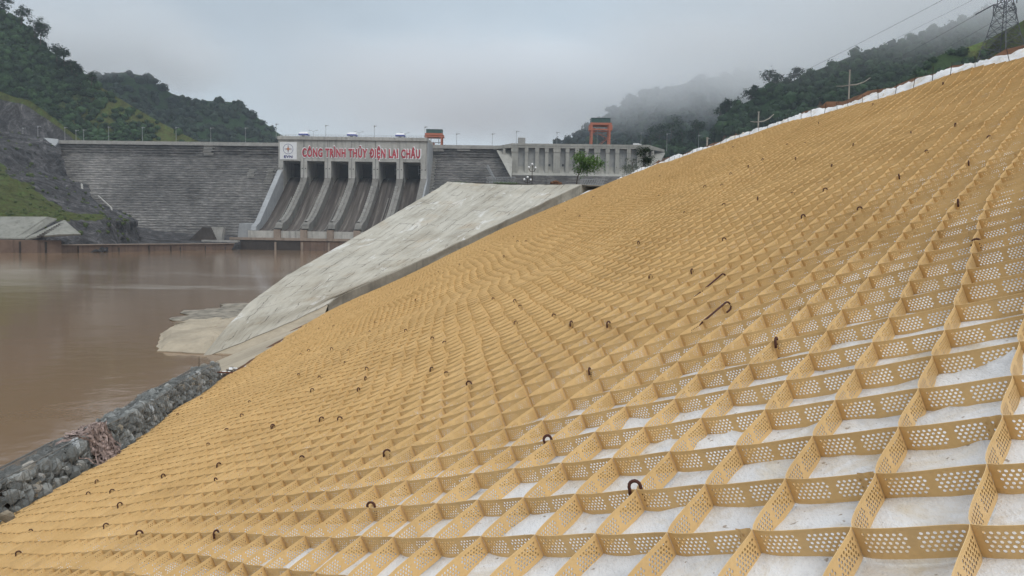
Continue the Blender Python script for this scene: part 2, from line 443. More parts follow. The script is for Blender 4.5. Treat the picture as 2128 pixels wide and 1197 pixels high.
M_BLUEP = simple('blue_paint', (.03,.05,.30), .5, .1, 1, .4)
M_REDP = simple('red_letter_paint', (.42,.045,.065), .5, .3, .35, .4)
M_NAVY = simple('navy_paint', (.035,.035,.19), .5, .15, 1, .4)
M_BLACKP = simple('black_paint', (.03,.03,.035), .5, .1, 1, .4)
M_GOLD = simple('orange_star_paint', (.62,.24,.06), .5, .1, 1, .4)
M_GLOBE = simple('white_globe_glass', (.80,.80,.80), .3, .03, 1, .5)
M_GLASS = simple('dark_window_glass', (.03,.035,.045), .15, .1, 1, .6)
M_RAG = simple('faded_pink_rag', (.30,.235,.215), .9, .75, 14, .1)
M_SOILB = simple('red_brown_earth', (.125,.066,.040), .95, .5, 2, .1)
M_GRAVEL = concrete('grey_gravel', (.22,.205,.18), .5, (.12,.10,.08), .4, False, fine=3)
M_GRASS = simple('fresh_grass', (.075,.14,.03), .9, .4, 3, .1)

# ================================================================== LARGE STRUCTURE
# slope frame: s along the river, u up the slope, n out of the slope
TH, P_TOP, B_, AZ, S0, U0 = 0.41738868, 1.3466186, 0.24884369, -0.07915192, 2.57918526, 0.56385471
A_ = 0.25
CELL_H = 0.112
D_ = np.array([math.sin(AZ), math.cos(AZ), 0.0]); E_ = np.array([D_[1], -D_[0], 0.0])
U_ = math.cos(TH) * E_ + np.array([0, 0, math.sin(TH)]); NV = -math.sin(TH) * E_ + np.array([0, 0, math.cos(TH)])
ORG = np.array([0, 0, EYE])
# measured swellings of the slope (s, u, height)
ANCH = np.array([(0,0,0),(3,-4,0),(3,6,0),(8,-8,0),(8,0,0),(8,8,0),(8,13,0),(13,-8.6,-.02),(15,-8.1,0),(18.5,-8.4,-.02),(26,-9.2,0),(29,-9.26,0),
    (36,-9.65,.04),(45,-10.1,.06),(50,-9.8,.15),(54.5,-8.93,.14),(56.5,-7.4,.14),(58.5,-5.45,.12),(60.5,-3.76,.14),(63,-1.04,.28),(65,1.09,.36),(67.5,4.33,.47),(70.5,8.33,.44),(74,12.43,.30),(50,2,.28),(45,-4,.12),(17.4,14,.04),(19.5,14,.14),
    (22.8,14,.20),(27.3,14,.36),(31.5,14,.44),(38.6,14,.49),(45,14,.53),(52,14,.60),(-6,-6,0),(-6,6,0),(-6,14,0),(16,0,.02),(25,2,.22),(82,12,.2)], float)
def _tps(r): return np.where(r > 1e-9, r*r*np.log(r + 1e-12), 0.0)
_n = len(ANCH); _d = np.hypot(ANCH[:,None,0]-ANCH[None,:,0], ANCH[:,None,1]-ANCH[None,:,1])
_A = np.zeros((_n+3, _n+3)); _A[:_n,:_n] = _tps(_d) + np.eye(_n)*.05; _A[:_n,_n] = 1; _A[:_n,_n+1:] = ANCH[:,:2]; _A[_n:,:_n] = _A[:_n,_n:].T
_W = np.linalg.solve(_A, np.r_[ANCH[:,2], 0, 0, 0])
_w1, _w2, _w3 = sines(3, 6.0), sines(4, 11.0), sines(5, 2.6)
def swell(s, u):
    s = np.asarray(s, float); u = np.asarray(u, float)
    h = _W[_n] + _W[_n+1]*s + _W[_n+2]*u
    for k in range(_n): h = h + _W[k]*_tps(np.hypot(s-ANCH[k,0], u-ANCH[k,1]))
    far = np.clip((s - 5)/10, 0, 1)
    h = h + far*np.clip((70-s)/40, .15, 1)*(.030*_w1(s, u) + .04*_w2(s*.7, u) + .008*_w3(s, u))
    # two humps where the mat ripples across the middle of the slope
    h = h + .06*np.exp(-((s-15.5)/2.4)**2 - ((u+1.2)/2.6)**2) - .05*np.exp(-((s-11.0)/2.0)**2 - ((u+1.8)/2.6)**2) - .09*np.exp(-((s-21.0)/3.0)**2 - ((u+1.0)/3.0)**2) + .08*np.exp(-((s-27)/3.2)**2 - ((u+2.5)/3.2)**2)
    return h
def slope(s, u, h=0.0):
    """world points on the slope; h is measured from the ground, the cell tops being at CELL_H"""
    s = np.asarray(s, float); u = np.asarray(u, float); k = swell(s, u) - P_TOP - CELL_H + h
    return ORG + s[...,None]*D_ + u[...,None]*U_ + np.asarray(k)[...,None]*NV
def on_slope(px, py):
    r = np.array(ray(px, py)); t = -P_TOP/(r @ NV) if r @ NV < 0 else 60
    for _ in range(25):
        w_ = r*t; s, u = w_ @ D_, w_ @ U_
        den = r @ NV
        t2 = (float(swell(s, u)) - P_TOP)/den if abs(den) > 1e-6 else t
        if t2 <= 0 or t2 > 95: break
        t = .5*t + .5*t2
    w_ = r*t
    return float(w_ @ D_), float(w_ @ U_)

def grid(name, P, mat, smooth=True, uv=None, flip=False, parent=None):
    n, m_ = P.shape[:2]
    idx = np.arange(n*m_).reshape(n, m_)
    q = np.stack([idx[:-1,:-1], idx[1:,:-1], idx[1:,1:], idx[:-1,1:]], -1).reshape(-1, 4)
    if flip: q = q[:, ::-1]
    uvs = None
    if uv is not None: uvs = uv.reshape(-1, 2)[q.ravel()]
    return mesh_obj(name, P.reshape(-1, 3), q.tolist(), mat, parent, smooth=smooth, uvs=uvs)
def color_attr(o, name, C):
    a = o.data.color_attributes.new(name, 'FLOAT_COLOR', 'POINT')
    C = np.asarray(C, np.float32); a.data.foreach_set('color', np.c_[C, np.ones(len(C), np.float32)].ravel())
def tone_attr(o, T):
    a = o.data.attributes.new('tone', 'FLOAT', 'POINT'); a.data.foreach_set('value', np.asarray(T, np.float32))

# ---- mat outline
def u_bot(s): return float(np.interp(s, [-6, 8, 13, 15, 18.5, 26, 29, 36, 45, 50, 54, 56.5, 58.5, 60.5, 63, 65, 67.5, 70.5, 74, 75.2], [-8.2, -8.5, -8.65, -8.2, -8.45, -9.2, -9.26, -9.65, -10.1, -9.8, -9.3, -7.4, -5.45, -3.76, -1.04, 1.09, 4.33, 8.33, 12.43, 14]))
U_TOP = 14.0

# ---- embankment ground: the slope, the berm above it and the land behind
ss = np.r_[np.linspace(-14, 40, 109), np.linspace(41, 84, 40)]
uu = np.r_[np.linspace(-12, 14, 66), 14.4, 14.8, 15.2, 15.6]
S, Ug = np.meshgrid(ss, uu, indexing='ij')
Pt = slope(S, Ug, -.03)
bz = sines(9, 2.2); bz2 = sines(10, .8)
top = Pt[:, -1]
ext = []
for dx, up in ((.4,.22),(.9,.40),(1.5,.36),(2.4,.05),(5,-.2),(9,-.1),(16,.3),(30,1.0),(60,2.5),(110,4),(200,6)):
    q = top + dx*E_; q = q.copy(); q[:,2] += up + .12*bz(ss*1.0, np.full_like(ss, dx))*(dx < 3) + .05*bz2(ss, np.full_like(ss, dx))*(dx < 3)
    ext.append(q)
Pt = np.concatenate([Pt, np.stack(ext, 1)], 1)
o = grid('embankment', Pt, M_SOILB, flip=True); tag(o, kind='structure')

# ---- white geotextile under the mat
def fab_grid(s0, s1, ds, u0, u1, du):
    return np.meshgrid(np.arange(s0, s1+1e-6, ds), np.arange(u0, u1+1e-6, du), indexing='ij')
f1, f2, f3 = sines(21, .9, 9), sines(22, .35, 9), sines(23, 2.2)
HUMP = on_slope(2098, 716)
def fab_h(S, U):
    ridge = np.exp(-(np.abs(f1(S*1.0, U*.45))/.16)**2)
    return   .008 + .012*f1(S, U*.6) + .005*f2(S, U) + .019*ridge*np.clip(f3(S, U), 0, 1) +   .060*np.exp(-((S-HUMP[0])/.075)**2 - ((U-HUMP[1])/.075)**2)
S1, U1 = fab_grid(-3.5, 11, .05, -7.5, 9, .075)
S2, U2 = fab_grid(11, 75.5, .5, -10.5, 14.0, .5)
V = []; F = []
def add_grid(S, U, h):
    P = slope(S, U, h).reshape(-1, 3); b = sum(len(v) for v in V); V.append(P)
    n, m_ = S.shape; idx = b + np.arange(n*m_).reshape(n, m_)
    F.append(np.stack([idx[:-1,:-1], idx[:-1,1:], idx[1:,1:], idx[1:,:-1]], -1).reshape(-1, 4))
add_grid(S1, U1, fab_h(S1, U1))
add_grid(S2, np.maximum(U2, np.array([u_bot(s) - .3 for s in S2[:,0]])[:,None]), np.zeros_like(S2) + .002)
Sb, Ub = fab_grid(-3.5, 11, .5, 9, 14, .5); add_grid(Sb, Ub, np.zeros_like(Sb)+.002)
Sb, Ub = fab_grid(-3.5, 11, .5, -10.5, -7.5, .5); add_grid(Sb, np.maximum(Ub, -8.9), np.zeros_like(Sb)+.002)
# the loose margin above the mat, lumpy and folded over the trench
Sm, Um = fab_grid(4, 75.5, .10, 14.0, 15.3, .10)
g1, g2, g3 = sines(31, 1.4, 9), sines(32, .55, 9), sines(33, 5)
k = (Um - 14.0)/1.3
wd = np.clip(.8 + .35*g3(Sm, Sm*0), .35, 1.1)*np.interp(Sm, [4, 30, 56, 70, 75], [1, 1.15, 1.7, 1.2, .8])
hh = (np.interp(Sm, [15, 40, 60], [.22, .17, .13])*np.clip(k/.75, 0, 1)**1.3*wd + (.030*g1(Sm, Um) + .022*g2(Sm, Um*1.4) + .016*sines(34, .26, 9)(Sm, Um) - .035*np.abs(g2(Sm*1.7, Um)))*np.clip(k*3, 0, 1) - .30*np.clip((k-.78)/.22, 0, 1)**2)
add_grid(Sm, Um*1.0, hh + .01)
Sp, Up = fab_grid(73.8, 82, .25, 10.8, 13.6, .2); add_grid(Sp, Up + (Sp-74)*.22, .12 + .05*g2(Sp, Up) + .05*g1(Sp, Up))
ql = [(1194,414,75.0),(1204,410,75.4),(1216,404,75.8),(1230,399,76.2),(1244,394,76.8),(1256,389,77.4),(1266,386,78)]
qh = [(1201,409,75.2),(1211,402,75.9),(1223,395,76.5),(1236,391.5,77),(1248,387,77.6),(1258,385,78),(1267,384.5,78.4)]
lo = np.array([np.array(at(*q)) for q in ql]); hi = np.array([np.array(at(*q)) for q in qh]); rows = []
for k in (0, .2, .45, .7, 1.0, 1.25):
    r_ = lo*(1-k) + hi*k; r_ = r_ + np.array([0, 1.2*k, 0]) + np.random.default_rng(int(k*100)).uniform(-.05, .05, r_.shape); r_[:,2] -= .5*max(0, k-1); rows.append(r_)
G_ = np.array(rows); b_ = sum(len(v) for v in V); V.append(G_.reshape(-1, 3)); n_, m2 = G_.shape[:2]; ix = b_ + np.arange(n_*m2).reshape(n_, m2)
F.append(np.stack([ix[:-1,:-1], ix[:-1,1:], ix[1:,1:], ix[1:,:-1]], -1).reshape(-1, 4))
o = mesh_obj('geotextile_sheet', np.concatenate(V), np.concatenate(F).tolist(), M_FAB, smooth=True)
tag(o, 'white geotextile sheet under the tan geocell mat, its crumpled margin showing along the top', 'geotextile')

# ---- concrete apron between the mat and the river
wl = [(-20, -13.2, -25), (23.7, -15.8, 0), (43.75, -17.7, 0), (62, -19.0, 0)]
ra = []
for s in np.linspace(-14, 57, 90):
    inner = slope(np.array(s), np.array(max(u_bot(min(s, 53)) + .6, -9.6)), -.10)
    y = inner[1]; xw = np.interp(y, [-20, 23.7, 43.75, 62], [-13.2, -15.8, -17.6, -19.0]) - .3
    row = []
    for k in np.linspace(0, 1, 14):
        z = inner[2]*(1-k) + (-.5)*k
        row.append((inner[0]*(1-k) + xw*k, y + 2*k, z + .05*math.sin(s*.7 + k*5)))
    ra.append(row)
o = grid('concrete_apron', np.array(ra), M_APRON); tag(o, kind='structure')

# ---- concrete slab on the bank beyond the mat
Ledge = [(0, 418, 744, 44.4), (.12, 470, 680, 47), (.24, 520, 627, 50.5), (.38, 600, 570, 56), (.62, 760, 480, 69), (.83, 870, 415, 86), (.93, 912, 390, 95), (1, 930, 378, 100)]
Redge = [(0, 681, 632, 53.6), (.03, 700, 616, 55), (.40, 899, 529, 62.8), (.68, 1035, 465, 67.8), (.88, 1143, 414, 73.4), (1, 1208, 383.5, 78)]
NT, NC = 60, 24
G = np.zeros((NT, NC, 3)); uvg = np.zeros((NT, NC, 2))
sl = sines(41, 9); sl2 = sines(42, 3)
for i, t in enumerate(np.linspace(0, 1, NT)):
    a = np.array(at(*interp(Ledge, t))); b = np.array(at(*interp(Redge, t)))
    for j, c_ in enumerate(np.linspace(0, 1, NC)):
        bul = -.30*math.sin(math.pi*c_)
        p = a*(1-c_) + b*c_
        p[2] += bul*.5 + .05*float(sl(p[0], p[1]))*math.sin(math.pi*c_) + .02*float(sl2(p[0], p[1]))
        G[i, j] = p; uvg[i, j] = (t*72, c_*(14 + 14*t))
root = empty('concrete_slab', tuple(G[0, 0]), 'huge pale concrete slab paving the bank between the geocell mat and the spillway', 'concrete slab')
loc0 = np.array(root.location)
o = grid('slab_face', G - loc0, M_SLAB, uv=uvg, flip=True, parent=root)
# exposed edge on the mat side, broken into cast lengths
er = []
for i in range(NT):
    p = G[i, -1]; th = .95
    dn = np.array([.10, .0, -1.0])*th
    er.append([p, p + np.array([.06, -.02, -.05]), p + .5*dn + np.array([.05*float(sl2(p[1], 1)), 0, 0]), p + dn*1.0, p + dn*3.2])
o = grid('slab_edge', np.array(er) - loc0, M_CURB, smooth=False, parent=root, flip=True)
pa, pb = np.array(at(1209, 384, 78.2)) - loc0, np.array(at(1266, 385.5, 83)) - loc0
b = MB(); dn = np.array([0, -.1, -3.5]); bk = np.array([-.3, 3.0, 0])
b.hexa([pa+dn, pb+dn, pb+dn+bk, pa+dn+bk, pa, pb, pb+bk, pa+bk]); b.build('slab_edge', M_APRON, root)
er = []
for j in range(NC):
    p = G[0, j]; er.append([p + np.array([0, 0, -.03]), p + np.array([.03, -.12, -.14]), p + np.array([.3, -2.2, -.55]), p + np.array([.5, -4.6, -1.3]), p + np.array([.8, -7, -3.4])])
o = grid('slab_toe', np.array(er) - loc0, M_APRON, smooth=False, parent=root)
er = []
for i in range(NT):
    p = G[i, 0]; q = p.copy(); q[0] -= .3; q[2] -= .35
    b = p.copy(); b[0] -= 1.6 + .18*max(p[2], 0); b[2] = -1.5
    er.append([p, q, b])
o = grid('river_side', np.array(er) - loc0, M_APRON, smooth=False, parent=root)

# ---- terrace behind the slab, up to the dam
tl = np.array(at(930, 378, 100)); tr = np.array(at(1208, 383.5, 78))
ter = []
for k in np.linspace(0, 1, 20):
    f_ = tl*(1-k) + tr*k
    f_ = f_ - np.array([0, 0, .05])
    row = [f_, f_ + np.array([0, .4, -.12])]
    for dy in (3, 12, 30, 60, 120, 220, 300):
        row.append(np.array([f_[0]*(1 + dy*.003) , f_[1] + dy, 13.6 + (f_[2]-13.6)*max(0, 1-dy/12)]))
    ter.append(row)
last = ter[-1]
for k in (10, 30, 70, 130):
    ter.append([p + np.array([k, -min(k*.2, 6)*0 , -.3]) for p in last])
first = ter[0]
ter.insert(0, [p + np.array([-2 - .06*i*i, 0, -3 - i*.1]) for i, p in enumerate(first)])
ter.insert(0, [p + np.array([-6 - .2*i*i, 0, -16]) for i, p in enumerate(first)])
o = grid('terrace', np.array(ter), M_GRAVEL); tag(o, kind='structure')

# ---- river
xs = np.r_[-620, np.linspace(-400, -60, 10), np.linspace(-50, 30, 9), 60]; ys = np.r_[-150, np.linspace(-50, 460, 30)]
X, Y = np.meshgrid(xs, ys, indexing='ij')
o = grid('river', np.stack([X, Y, 0*X], -1), M_WATER); tag(o, kind='structure')
# river bed and ground far below, reaching the horizon
o = mesh_obj('ground', [(-5000,-3000,-4),(5000,-3000,-4),(5000,5000,-4),(-5000,5000,-4)], [(0,1,2,3)], M_SOIL); tag(o, kind='structure')

# ---- pale spit of concrete and rock in the water beyond the slab
sp_top = [(328, 718, 45.8), (332, 684, 53), (365, 660, 60), (392, 655, 62), (420, 654, 63), (470, 655, 62.5), (512, 640, 66), (520, 672, 54), (470, 712, 47), (440, 722, 45)]
ctr = at(430, 690, 52); ctr.z = .55
base_out = [at(*p) for p in sp_top]
no1, no2 = sines(46, 3.0, 9), sines(47, .9, 9)
ang = np.linspace(0, 1, 73)[:-1]; rim = []
for a_ in ang:
    k = a_*len(base_out); i = int(k); f_ = k - i; rim.append(base_out[i].lerp(base_out[(i+1) % len(base_out)], f_))
V = []; F = []; n = len(rim); rad = (0, .2, .4, .6, .75, .86, .93, .97, 1.0, 1.0)
for ir, r_ in enumerate(rad):
    for p in rim:
        q = ctr.lerp(p, r_); jx = float(no2(p.x, p.y))*.10*r_
        hgt = .62*(1-r_**4) + .07*float(no1(q.x, q.y)) + .02*float(no2(q.x*1.3, q.y)) + (.07 if .7 < r_ < .95 else 0)*max(0, float(no2(q.x, q.y*1.2)))
        if r_ > .9: hgt *= .75
        V.append(Vector((q.x + jx, q.y + jx, (max(hgt, .04) if ir < 8 else .05) if ir < 9 else -1.2)))
for ir in range(len(rad)-1):
    for i in range(n):
        j = (i+1) % n; F.append((ir*n+i, ir*n+j, (ir+1)*n+j, (ir+1)*n+i))
o = mesh_obj('river_spit', V, F, M_APRON); tag(o, kind='structure')
bk = MB()
for i, (px, py, D) in enumerate([(430, 652, 64), (470, 645, 67), (500, 632, 71), (520, 622, 76), (455, 640, 69)]):
    p = at(px, py, D); bk.ball((p.x, p.y, .05), 1.5, 2, (2.2, 1.3, .2), .16)
o = bk.build('rock_shelf', simple('dark_wet_rock', (.22,.20,.165), .9, .5, 1.2, .2), None); tag(o, kind='structure')

# ================================================================== DAM
CR = 63.0                            # crest level
def dam(t, q, z):                    # t metres right along the crest from the spillway centre, q downstream
    return Vector((-91.5 + t*.9996 - q*.03, 464.5 - t*.03*0.9 - q*.9995, z))
SL = .75
dm = empty('concrete_dam', tuple(dam(0, 0, 0)), 'long grey stepped concrete gravity dam across the valley behind the spillway', 'dam')
dl = np.array(dm.location)
def dam_face(name, t0, t1, zb, mat, q0=0.0, tilt=0.0):
    n = max(4, int((t1-t0)/4)); zs = np.linspace(CR-2.2, zb, int((CR-zb)/1.5))
    P = []
    stp = sines(51, 30)
    for t in np.linspace(t0, t1, n):
        row = [dam(t, q0-14, CR-2.2), dam(t, q0, CR-2.2)]
        for k, z in enumerate(zs[1:]):
            qq = q0 + max(0, (CR-9-z))*SL + random.uniform(-.28, .22)
            row += [dam(t, qq - .55, z+.75), dam(t, qq, z+.7), dam(t, qq, z)]
        P.append([np.array(p) - dl for p in row])
    return grid(name, np.array(P), mat, smooth=False, parent=dm, flip=True)
dam_face('left_face', -205, -42.6, 1.0, M_STEP)
dam_face('right_face', 42.6, 165, 10.0, M_STEP)
for t0, t1 in ((-205, -42.7), (42.7, 165)):
    b = MB()
    p = [dam(t0, 1.2, CR-2.2), dam(t1, 1.2, CR-2.2), dam(t1, -14, CR-2.2), dam(t0, -14, CR-2.2)]
    b.hexa([q - dm.location for q in p] + [q + Vector((0,0,1.0)) - dm.location for q in p])
    p = [dam(t0, 1.0, CR-1.2), dam(t1, 1.0, CR-1.2), dam(t1, .6, CR-1.2), dam(t0, .6, CR-1.2)]
    b.hexa([q - dm.location for q in p] + [q + Vector((0,0,1.1)) - dm.location for q in p])
    b.build('crest_parapet', M_WHITEC, dm)
def patch(t, z, wd, ht):
    b = MB()
    for k in range(int(ht/.9)):
        zz = z - k*.9; q = max(0, CR-9-zz)*SL + .95
        x0 = t + random.uniform(-.4, .4) - k*.0; x1 = x0 + wd*random.uniform(.75, 1)
        p = [dam(x0, q, zz), dam(x1, q, zz), dam(x1, q-.6, zz), dam(x0, q-.6, zz)]
        b.hexa([v - dm.location for v in p] + [v + Vector((0,0,.5)) - dm.location for v in p])
    b.build('pale_patch', M_WHITEC, dm)
def dam_tz(px, py, q=0.0, qz=True):
    """t, z on the dam's downstream face in a given direction"""
    r = np.array(ray(px, py)); lo = 464
    Yd = 464.5
    for _ in range(20):
        z = EYE + r[2]*Yd; qq = max(0, CR-9-z)*SL if qz else q
        t = r[0]*Yd + 91.5 + qq*.03; Yd = 464.5 - t*.027 - qq*.9995
    return t, EYE + r[2]*Yd
for px, py, wd, ht in ((424, 304, 6.5, 6.8), (518, 354, 5, 6), (557, 352, 5, 10), (893, 330, 4.5, 22), (898, 308, 9, 3.5), (950, 310, 8, 2.5)):
    t, z = dam_tz(px, py); patch(t, z, wd, ht)

# ---- spillway
sw = empty('spillway', tuple(dam(0, 22, 0)), 'six bay concrete spillway block carrying a red lettered beam', 'spillway')
sl0 = sw.location.copy()
def swp(t, q, z): return dam(t, q, z) - sl0
QF = 22.0; HALF = 42.5; PITCHB = 13.76; OPEN = 10.1
def hexq(b, t0, t1, q0, q1, z0, z1):
    return b.hexa([swp(t0,q1,z0), swp(t1,q1,z0), swp(t1,q0,z0), swp(t0,q0,z0), swp(t0,q1,z1), swp(t1,q1,z1), swp(t1,q0,z1), swp(t0,q0,z1)])
ctrs = [(-2.5 + k)*PITCHB - .35 for k in range(6)]
ZB = 50.3; ZT = 62.2
b = MB(); hexq(b, -HALF, HALF, -12, QF, ZB, ZT); b.build('top_beam', M_SPILL, sw)
b = MB(); hexq(b, -HALF-.4, HALF+.4, -12, QF+.9, ZT+.003, ZT+1.9)
for k in range(44):
    t = -HALF + k*HALF*2/43.0
    hexq(b, t-.12, t+.12, QF+.9, QF+1.1, ZT+.1, ZT+1.8)
b.build('roof_parapet', M_SPILL, sw)
b = MB()
for k in range(60):
    t = -HALF + k*HALF*2/59.0
    b.bar(swp(t, QF+.3, ZT+1.9), swp(t, QF+.3, ZT+3.0), .05)
for z in (2.45, 3.0): b.bar(swp(-HALF, QF+.3, ZT+z), swp(HALF, QF+.3, ZT+z), .05)
b.build('roof_railing', M_STEEL, sw)
prof = [(2, 42.6), (8, 41.8), (14, 39.0), (18, 36.3), (22, 33.0), (27, 29.4), (33, 25.2), (39, 21.2), (45, 17.4), (51, 13.9), (57, 11.2), (63, 9.8)]
def chz(q): return float(np.interp(q, [p[0] for p in prof], [p[1] for p in prof]))
joints = [-HALF] + [(ctrs[k] + ctrs[k+1])/2 for k in range(5)] + [HALF]
edges = []
for k in range(7):
    lo = -HALF if k == 0 else ctrs[k-1] + OPEN/2
    hi = HALF if k == 6 else ctrs[k] - OPEN/2
    edges.append((lo, hi))
for k, (lo, hi) in enumerate(edges):
    # pier between the bays, standing on the dividing wall
    b = MB(); hexq(b, lo, hi, -6, QF, 28.0, ZB-.003)
    for tt in (lo + .9, hi - .9):
        if (k == 0 and tt < lo + 1) or (k == 6 and tt > hi - 1): continue
    pier_o = b.build('pier', M_SPILL, sw)
    # port holes
    for tt in ((lo+hi)/2 - .95, (lo+hi)/2 + .95):
        hb = MB(); hb.bar(swp(tt, QF+.02, 46.0), swp(tt, QF+.08, 46.0), .33, 10); hb.build('drain_port', M_BLACKP, pier_o)
    if 0 < k < 6:
        jb = MB(); hexq(jb, (lo+hi)/2-.10, (lo+hi)/2+.10, QF, QF+.05, 36, ZT-.2); jb.build('joint', M_BLACKP, pier_o)
    # dividing wall running down beside the chutes
    P = []
    dqs = np.linspace(QF-4, 63, 26)
    wtop = lambda q: chz(q) + float(np.interp(q, [18, 22, 30, 45, 63], [7.0, 6.8, 6.0, 5.2, 4.4]))
    wide = 0.0 if k in (0, 6) else .0
    for q in dqs:
        zt = wtop(q) if 0 < k < 6 else (float(np.interp(q, [22, 60, 63], [46, 14, 13])) if k == 0 else wtop(q) + 1.0)
        if q < QF + 1: zt = 41.5
        P.append([np.array(swp(lo, q, chz(q)-6)), np.array(swp(lo, q, zt)), np.array(swp(hi, q, zt)), np.array(swp(hi, q, chz(q)-6))])
    z_e = wtop(63) if k else 13
    for q_, z_ in ((64.6, z_e - .8), (65.9, max(z_e - 3.0, 9.8))): P.append([np.array(swp(lo, q_, 4)), np.array(swp(lo, q_, z_)), np.array(swp(hi, q_, z_)), np.array(swp(hi, q_, 4))])
    div_o = grid('dividing_wall', np.array(P), M_SPILL_SIDE if k == 0 else M_DIV, smooth=False, parent=sw)
    if 0 < k < 6:
        st = MB(); prs = []
        for j in range(20):
            q = 27 + j*1.75; z_ = wtop(q) + .55; prs += [(q-.875, z_), (q+.875, z_ - .15)]
        for qq, z_ in prs: st.v += [swp(lo+.2, qq, z_-1.6), swp(lo+.2, qq, z_), swp(lo+1.7, qq, z_), swp(lo+1.7, qq, z_-1.6)]
        for j in range(len(prs)-1):
            for c_ in range(3): st.f.append((4*j+c_, 4*j+c_+1, 4*j+5+c_, 4*j+4+c_))
        st.build('wall_steps', M_WHITEC, div_o)
for k, c_ in enumerate(ctrs):
    P = []
    for q, z in prof: P.append([np.array(swp(c_ - OPEN/2 - .02, q, z)), np.array(swp(c_, q, z - .25)), np.array(swp(c_ + OPEN/2 + .02, q, z))])
    ch_o = grid('chute', np.array(P), M_CHUTE, parent=sw)
    rb = MB()
    for off, wd in ((1.2, .5), (2.6, .28)):
        pr = [(q, z) for q, z in prof if q >= 26]
        for (q0, z0), (q1, z1) in zip(pr[:-1], pr[1:]):
            rb.hexa([swp(c_+off, q0, z0-.3), swp(c_+off+wd, q0, z0-.3), swp(c_+off+wd, q1, z1-.3), swp(c_+off, q1, z1-.3),
                     swp(c_+off, q0, z0+.25), swp(c_+off+wd, q0, z0+.25), swp(c_+off+wd, q1, z1+.25), swp(c_+off, q1, z1+.25)])
    if k % 2 == 0 or k == 1: rb.build('chute_rib', M_DIV, ch_o)
    b = MB(); hexq(b, c_-OPEN/2, c_+OPEN/2, 0, 2, 30, ZB-.006); gate_o = b.build('gate_leaf', M_PLINTH, sw)
    g = MB()                                                # gantry steelwork beside the gate
    for tt in (c_+OPEN/2-3.2, c_+OPEN/2-.6): g.bar(swp(tt, 9, 44), swp(tt, 9, 50), .14)
    for zz in (45.2, 47.4): g.bar(swp(c_+OPEN/2-3.4, 9, zz), swp(c_+OPEN/2-.3, 9, zz), .12)
    g.build('gate_ladder', M_STEEL, gate_o)
# flip sill, deck and plinth
b = MB()
hexq(b, -HALF-1, HALF+1, 63.1, 66.5, 4.0, 9.9); b.build('end_sill', M_SPILL, sw)
for jn in joints[1:6]:
    b = MB(); hexq(b, jn-1.6, jn+1.6, 66.5, 68.6, 6.3, 10.6); b.build('sill_post', M_PINKC, sw)
b = MB(); hexq(b, -HALF-9, HALF+4, 62, 71.0, 5.0, 6.3); b.build('deck', M_PINKC, sw)
b = MB(); hexq(b, -HALF-8.5, joints[1], 55, 70.4, -2, 4.99); b.build('plinth_wall', M_PLINTH, sw)
b = MB(); hexq(b, joints[1], joints[2]-1, 55, 70.4, -2, 4.98); b.build('plinth_wall', M_PLINTH, sw)
b = MB(); hexq(b, joints[2]-1, HALF+4, 55, 70.4, -2, 4.97); b.build('plinth_wall', M_RUSTC, sw)
for jn in joints[1:4]:
    b = MB(); hexq(b, jn-.5, jn+.5, 70.4, 70.8, -1, 4.2); b.build('plinth_rib', M_PINKC, sw)
# left training wall stepping out at its foot
b = MB()
b.hexa([swp(-HALF-8, 62.9, 5), swp(-HALF-.02, 62.9, 5), swp(-HALF-.02, 34, 5), swp(-HALF-8, 52, 5), swp(-HALF-7, 62.9, 13.5), swp(-HALF-.02, 62.9, 13.5), swp(-HALF-.02, 34, 14), swp(-HALF-7, 52, 14)])
b.build('foot_wall', M_SPILL_SIDE, sw)
P = []
for q in np.linspace(-10, 40, 26):
    zt = ZT if q < QF else max(CR-9-q*.75+3, 20)
    P.append([np.array(swp(HALF-.2, q, 8)), np.array(swp(HALF-.2, q, zt)), np.array(swp(HALF+.6, q, zt)), np.array(swp(HALF+.6, q, 8))])
grid('right_side_wall', np.array(P), M_SPILL_SIDE, smooth=False, parent=sw)
# sign: logo panel
lp = MB(); hexq(lp, -HALF+.9, -HALF+10.6, QF+.02, QF+.25, 51.0, 60.8); pan = lp.build('logo_panel', M_WHITEP, sw)
def disc(b, t, z, r, q, n=40, r0=0.0):
    for k in range(n):
        a0, a1 = 2*math.pi*k/n, 2*math.pi*(k+1)/n
        p = [(r0, a0), (r, a0), (r, a1), (r0, a1)]
        lo = [swp(t + rr*math.cos(a), q-.05, z + rr*math.sin(a)) for rr, a in p]; hi = [swp(t + rr*math.cos(a), q, z + rr*math.sin(a)) for rr, a in p]
        b.hexa(lo + hi)
lt, lz = -HALF + 5.7, 56.9
b = MB(); disc(b, lt, lz, 2.9, QF+.31, 40, 2.72); b.build('logo_ring', M_NAVY, pan)
def star(b, t, z, r, ri, q, rot=0.0, n=4):
    pts = []
    for k in range(2*n):
        a = rot + math.pi/2 + k*math.pi/n; rr = r if k % 2 == 0 else ri
        pts.append((t + rr*math.cos(a), z + rr*math.sin(a)))
    for k in range(2*n):
        p0, p1 = pts[k], pts[(k+1) % (2*n)]
        A = [swp(t, q, z), swp(p0[0], q, p0[1]), swp(p1[0], q, p1[1])]; Bk = [swp(t, q-.06, z), swp(p0[0], q-.06, p0[1]), swp(p1[0], q-.06, p1[1])]
        b.add(A + Bk, ((0,2,1),(3,4,5),(1,2,5,4)))
b = MB(); star(b, lt, lz, 2.55, .50, QF+.33); b.build('logo_star', M_NAVY, pan)
b = MB(); star(b, lt, lz, 1.75, .46, QF+.37); b.build('logo_star', M_ORANGE, pan)
b = MB(); star(b, lt, lz, .62, .42, QF+.41, 0, 5); b.build('logo_star', M_GOLD, pan)
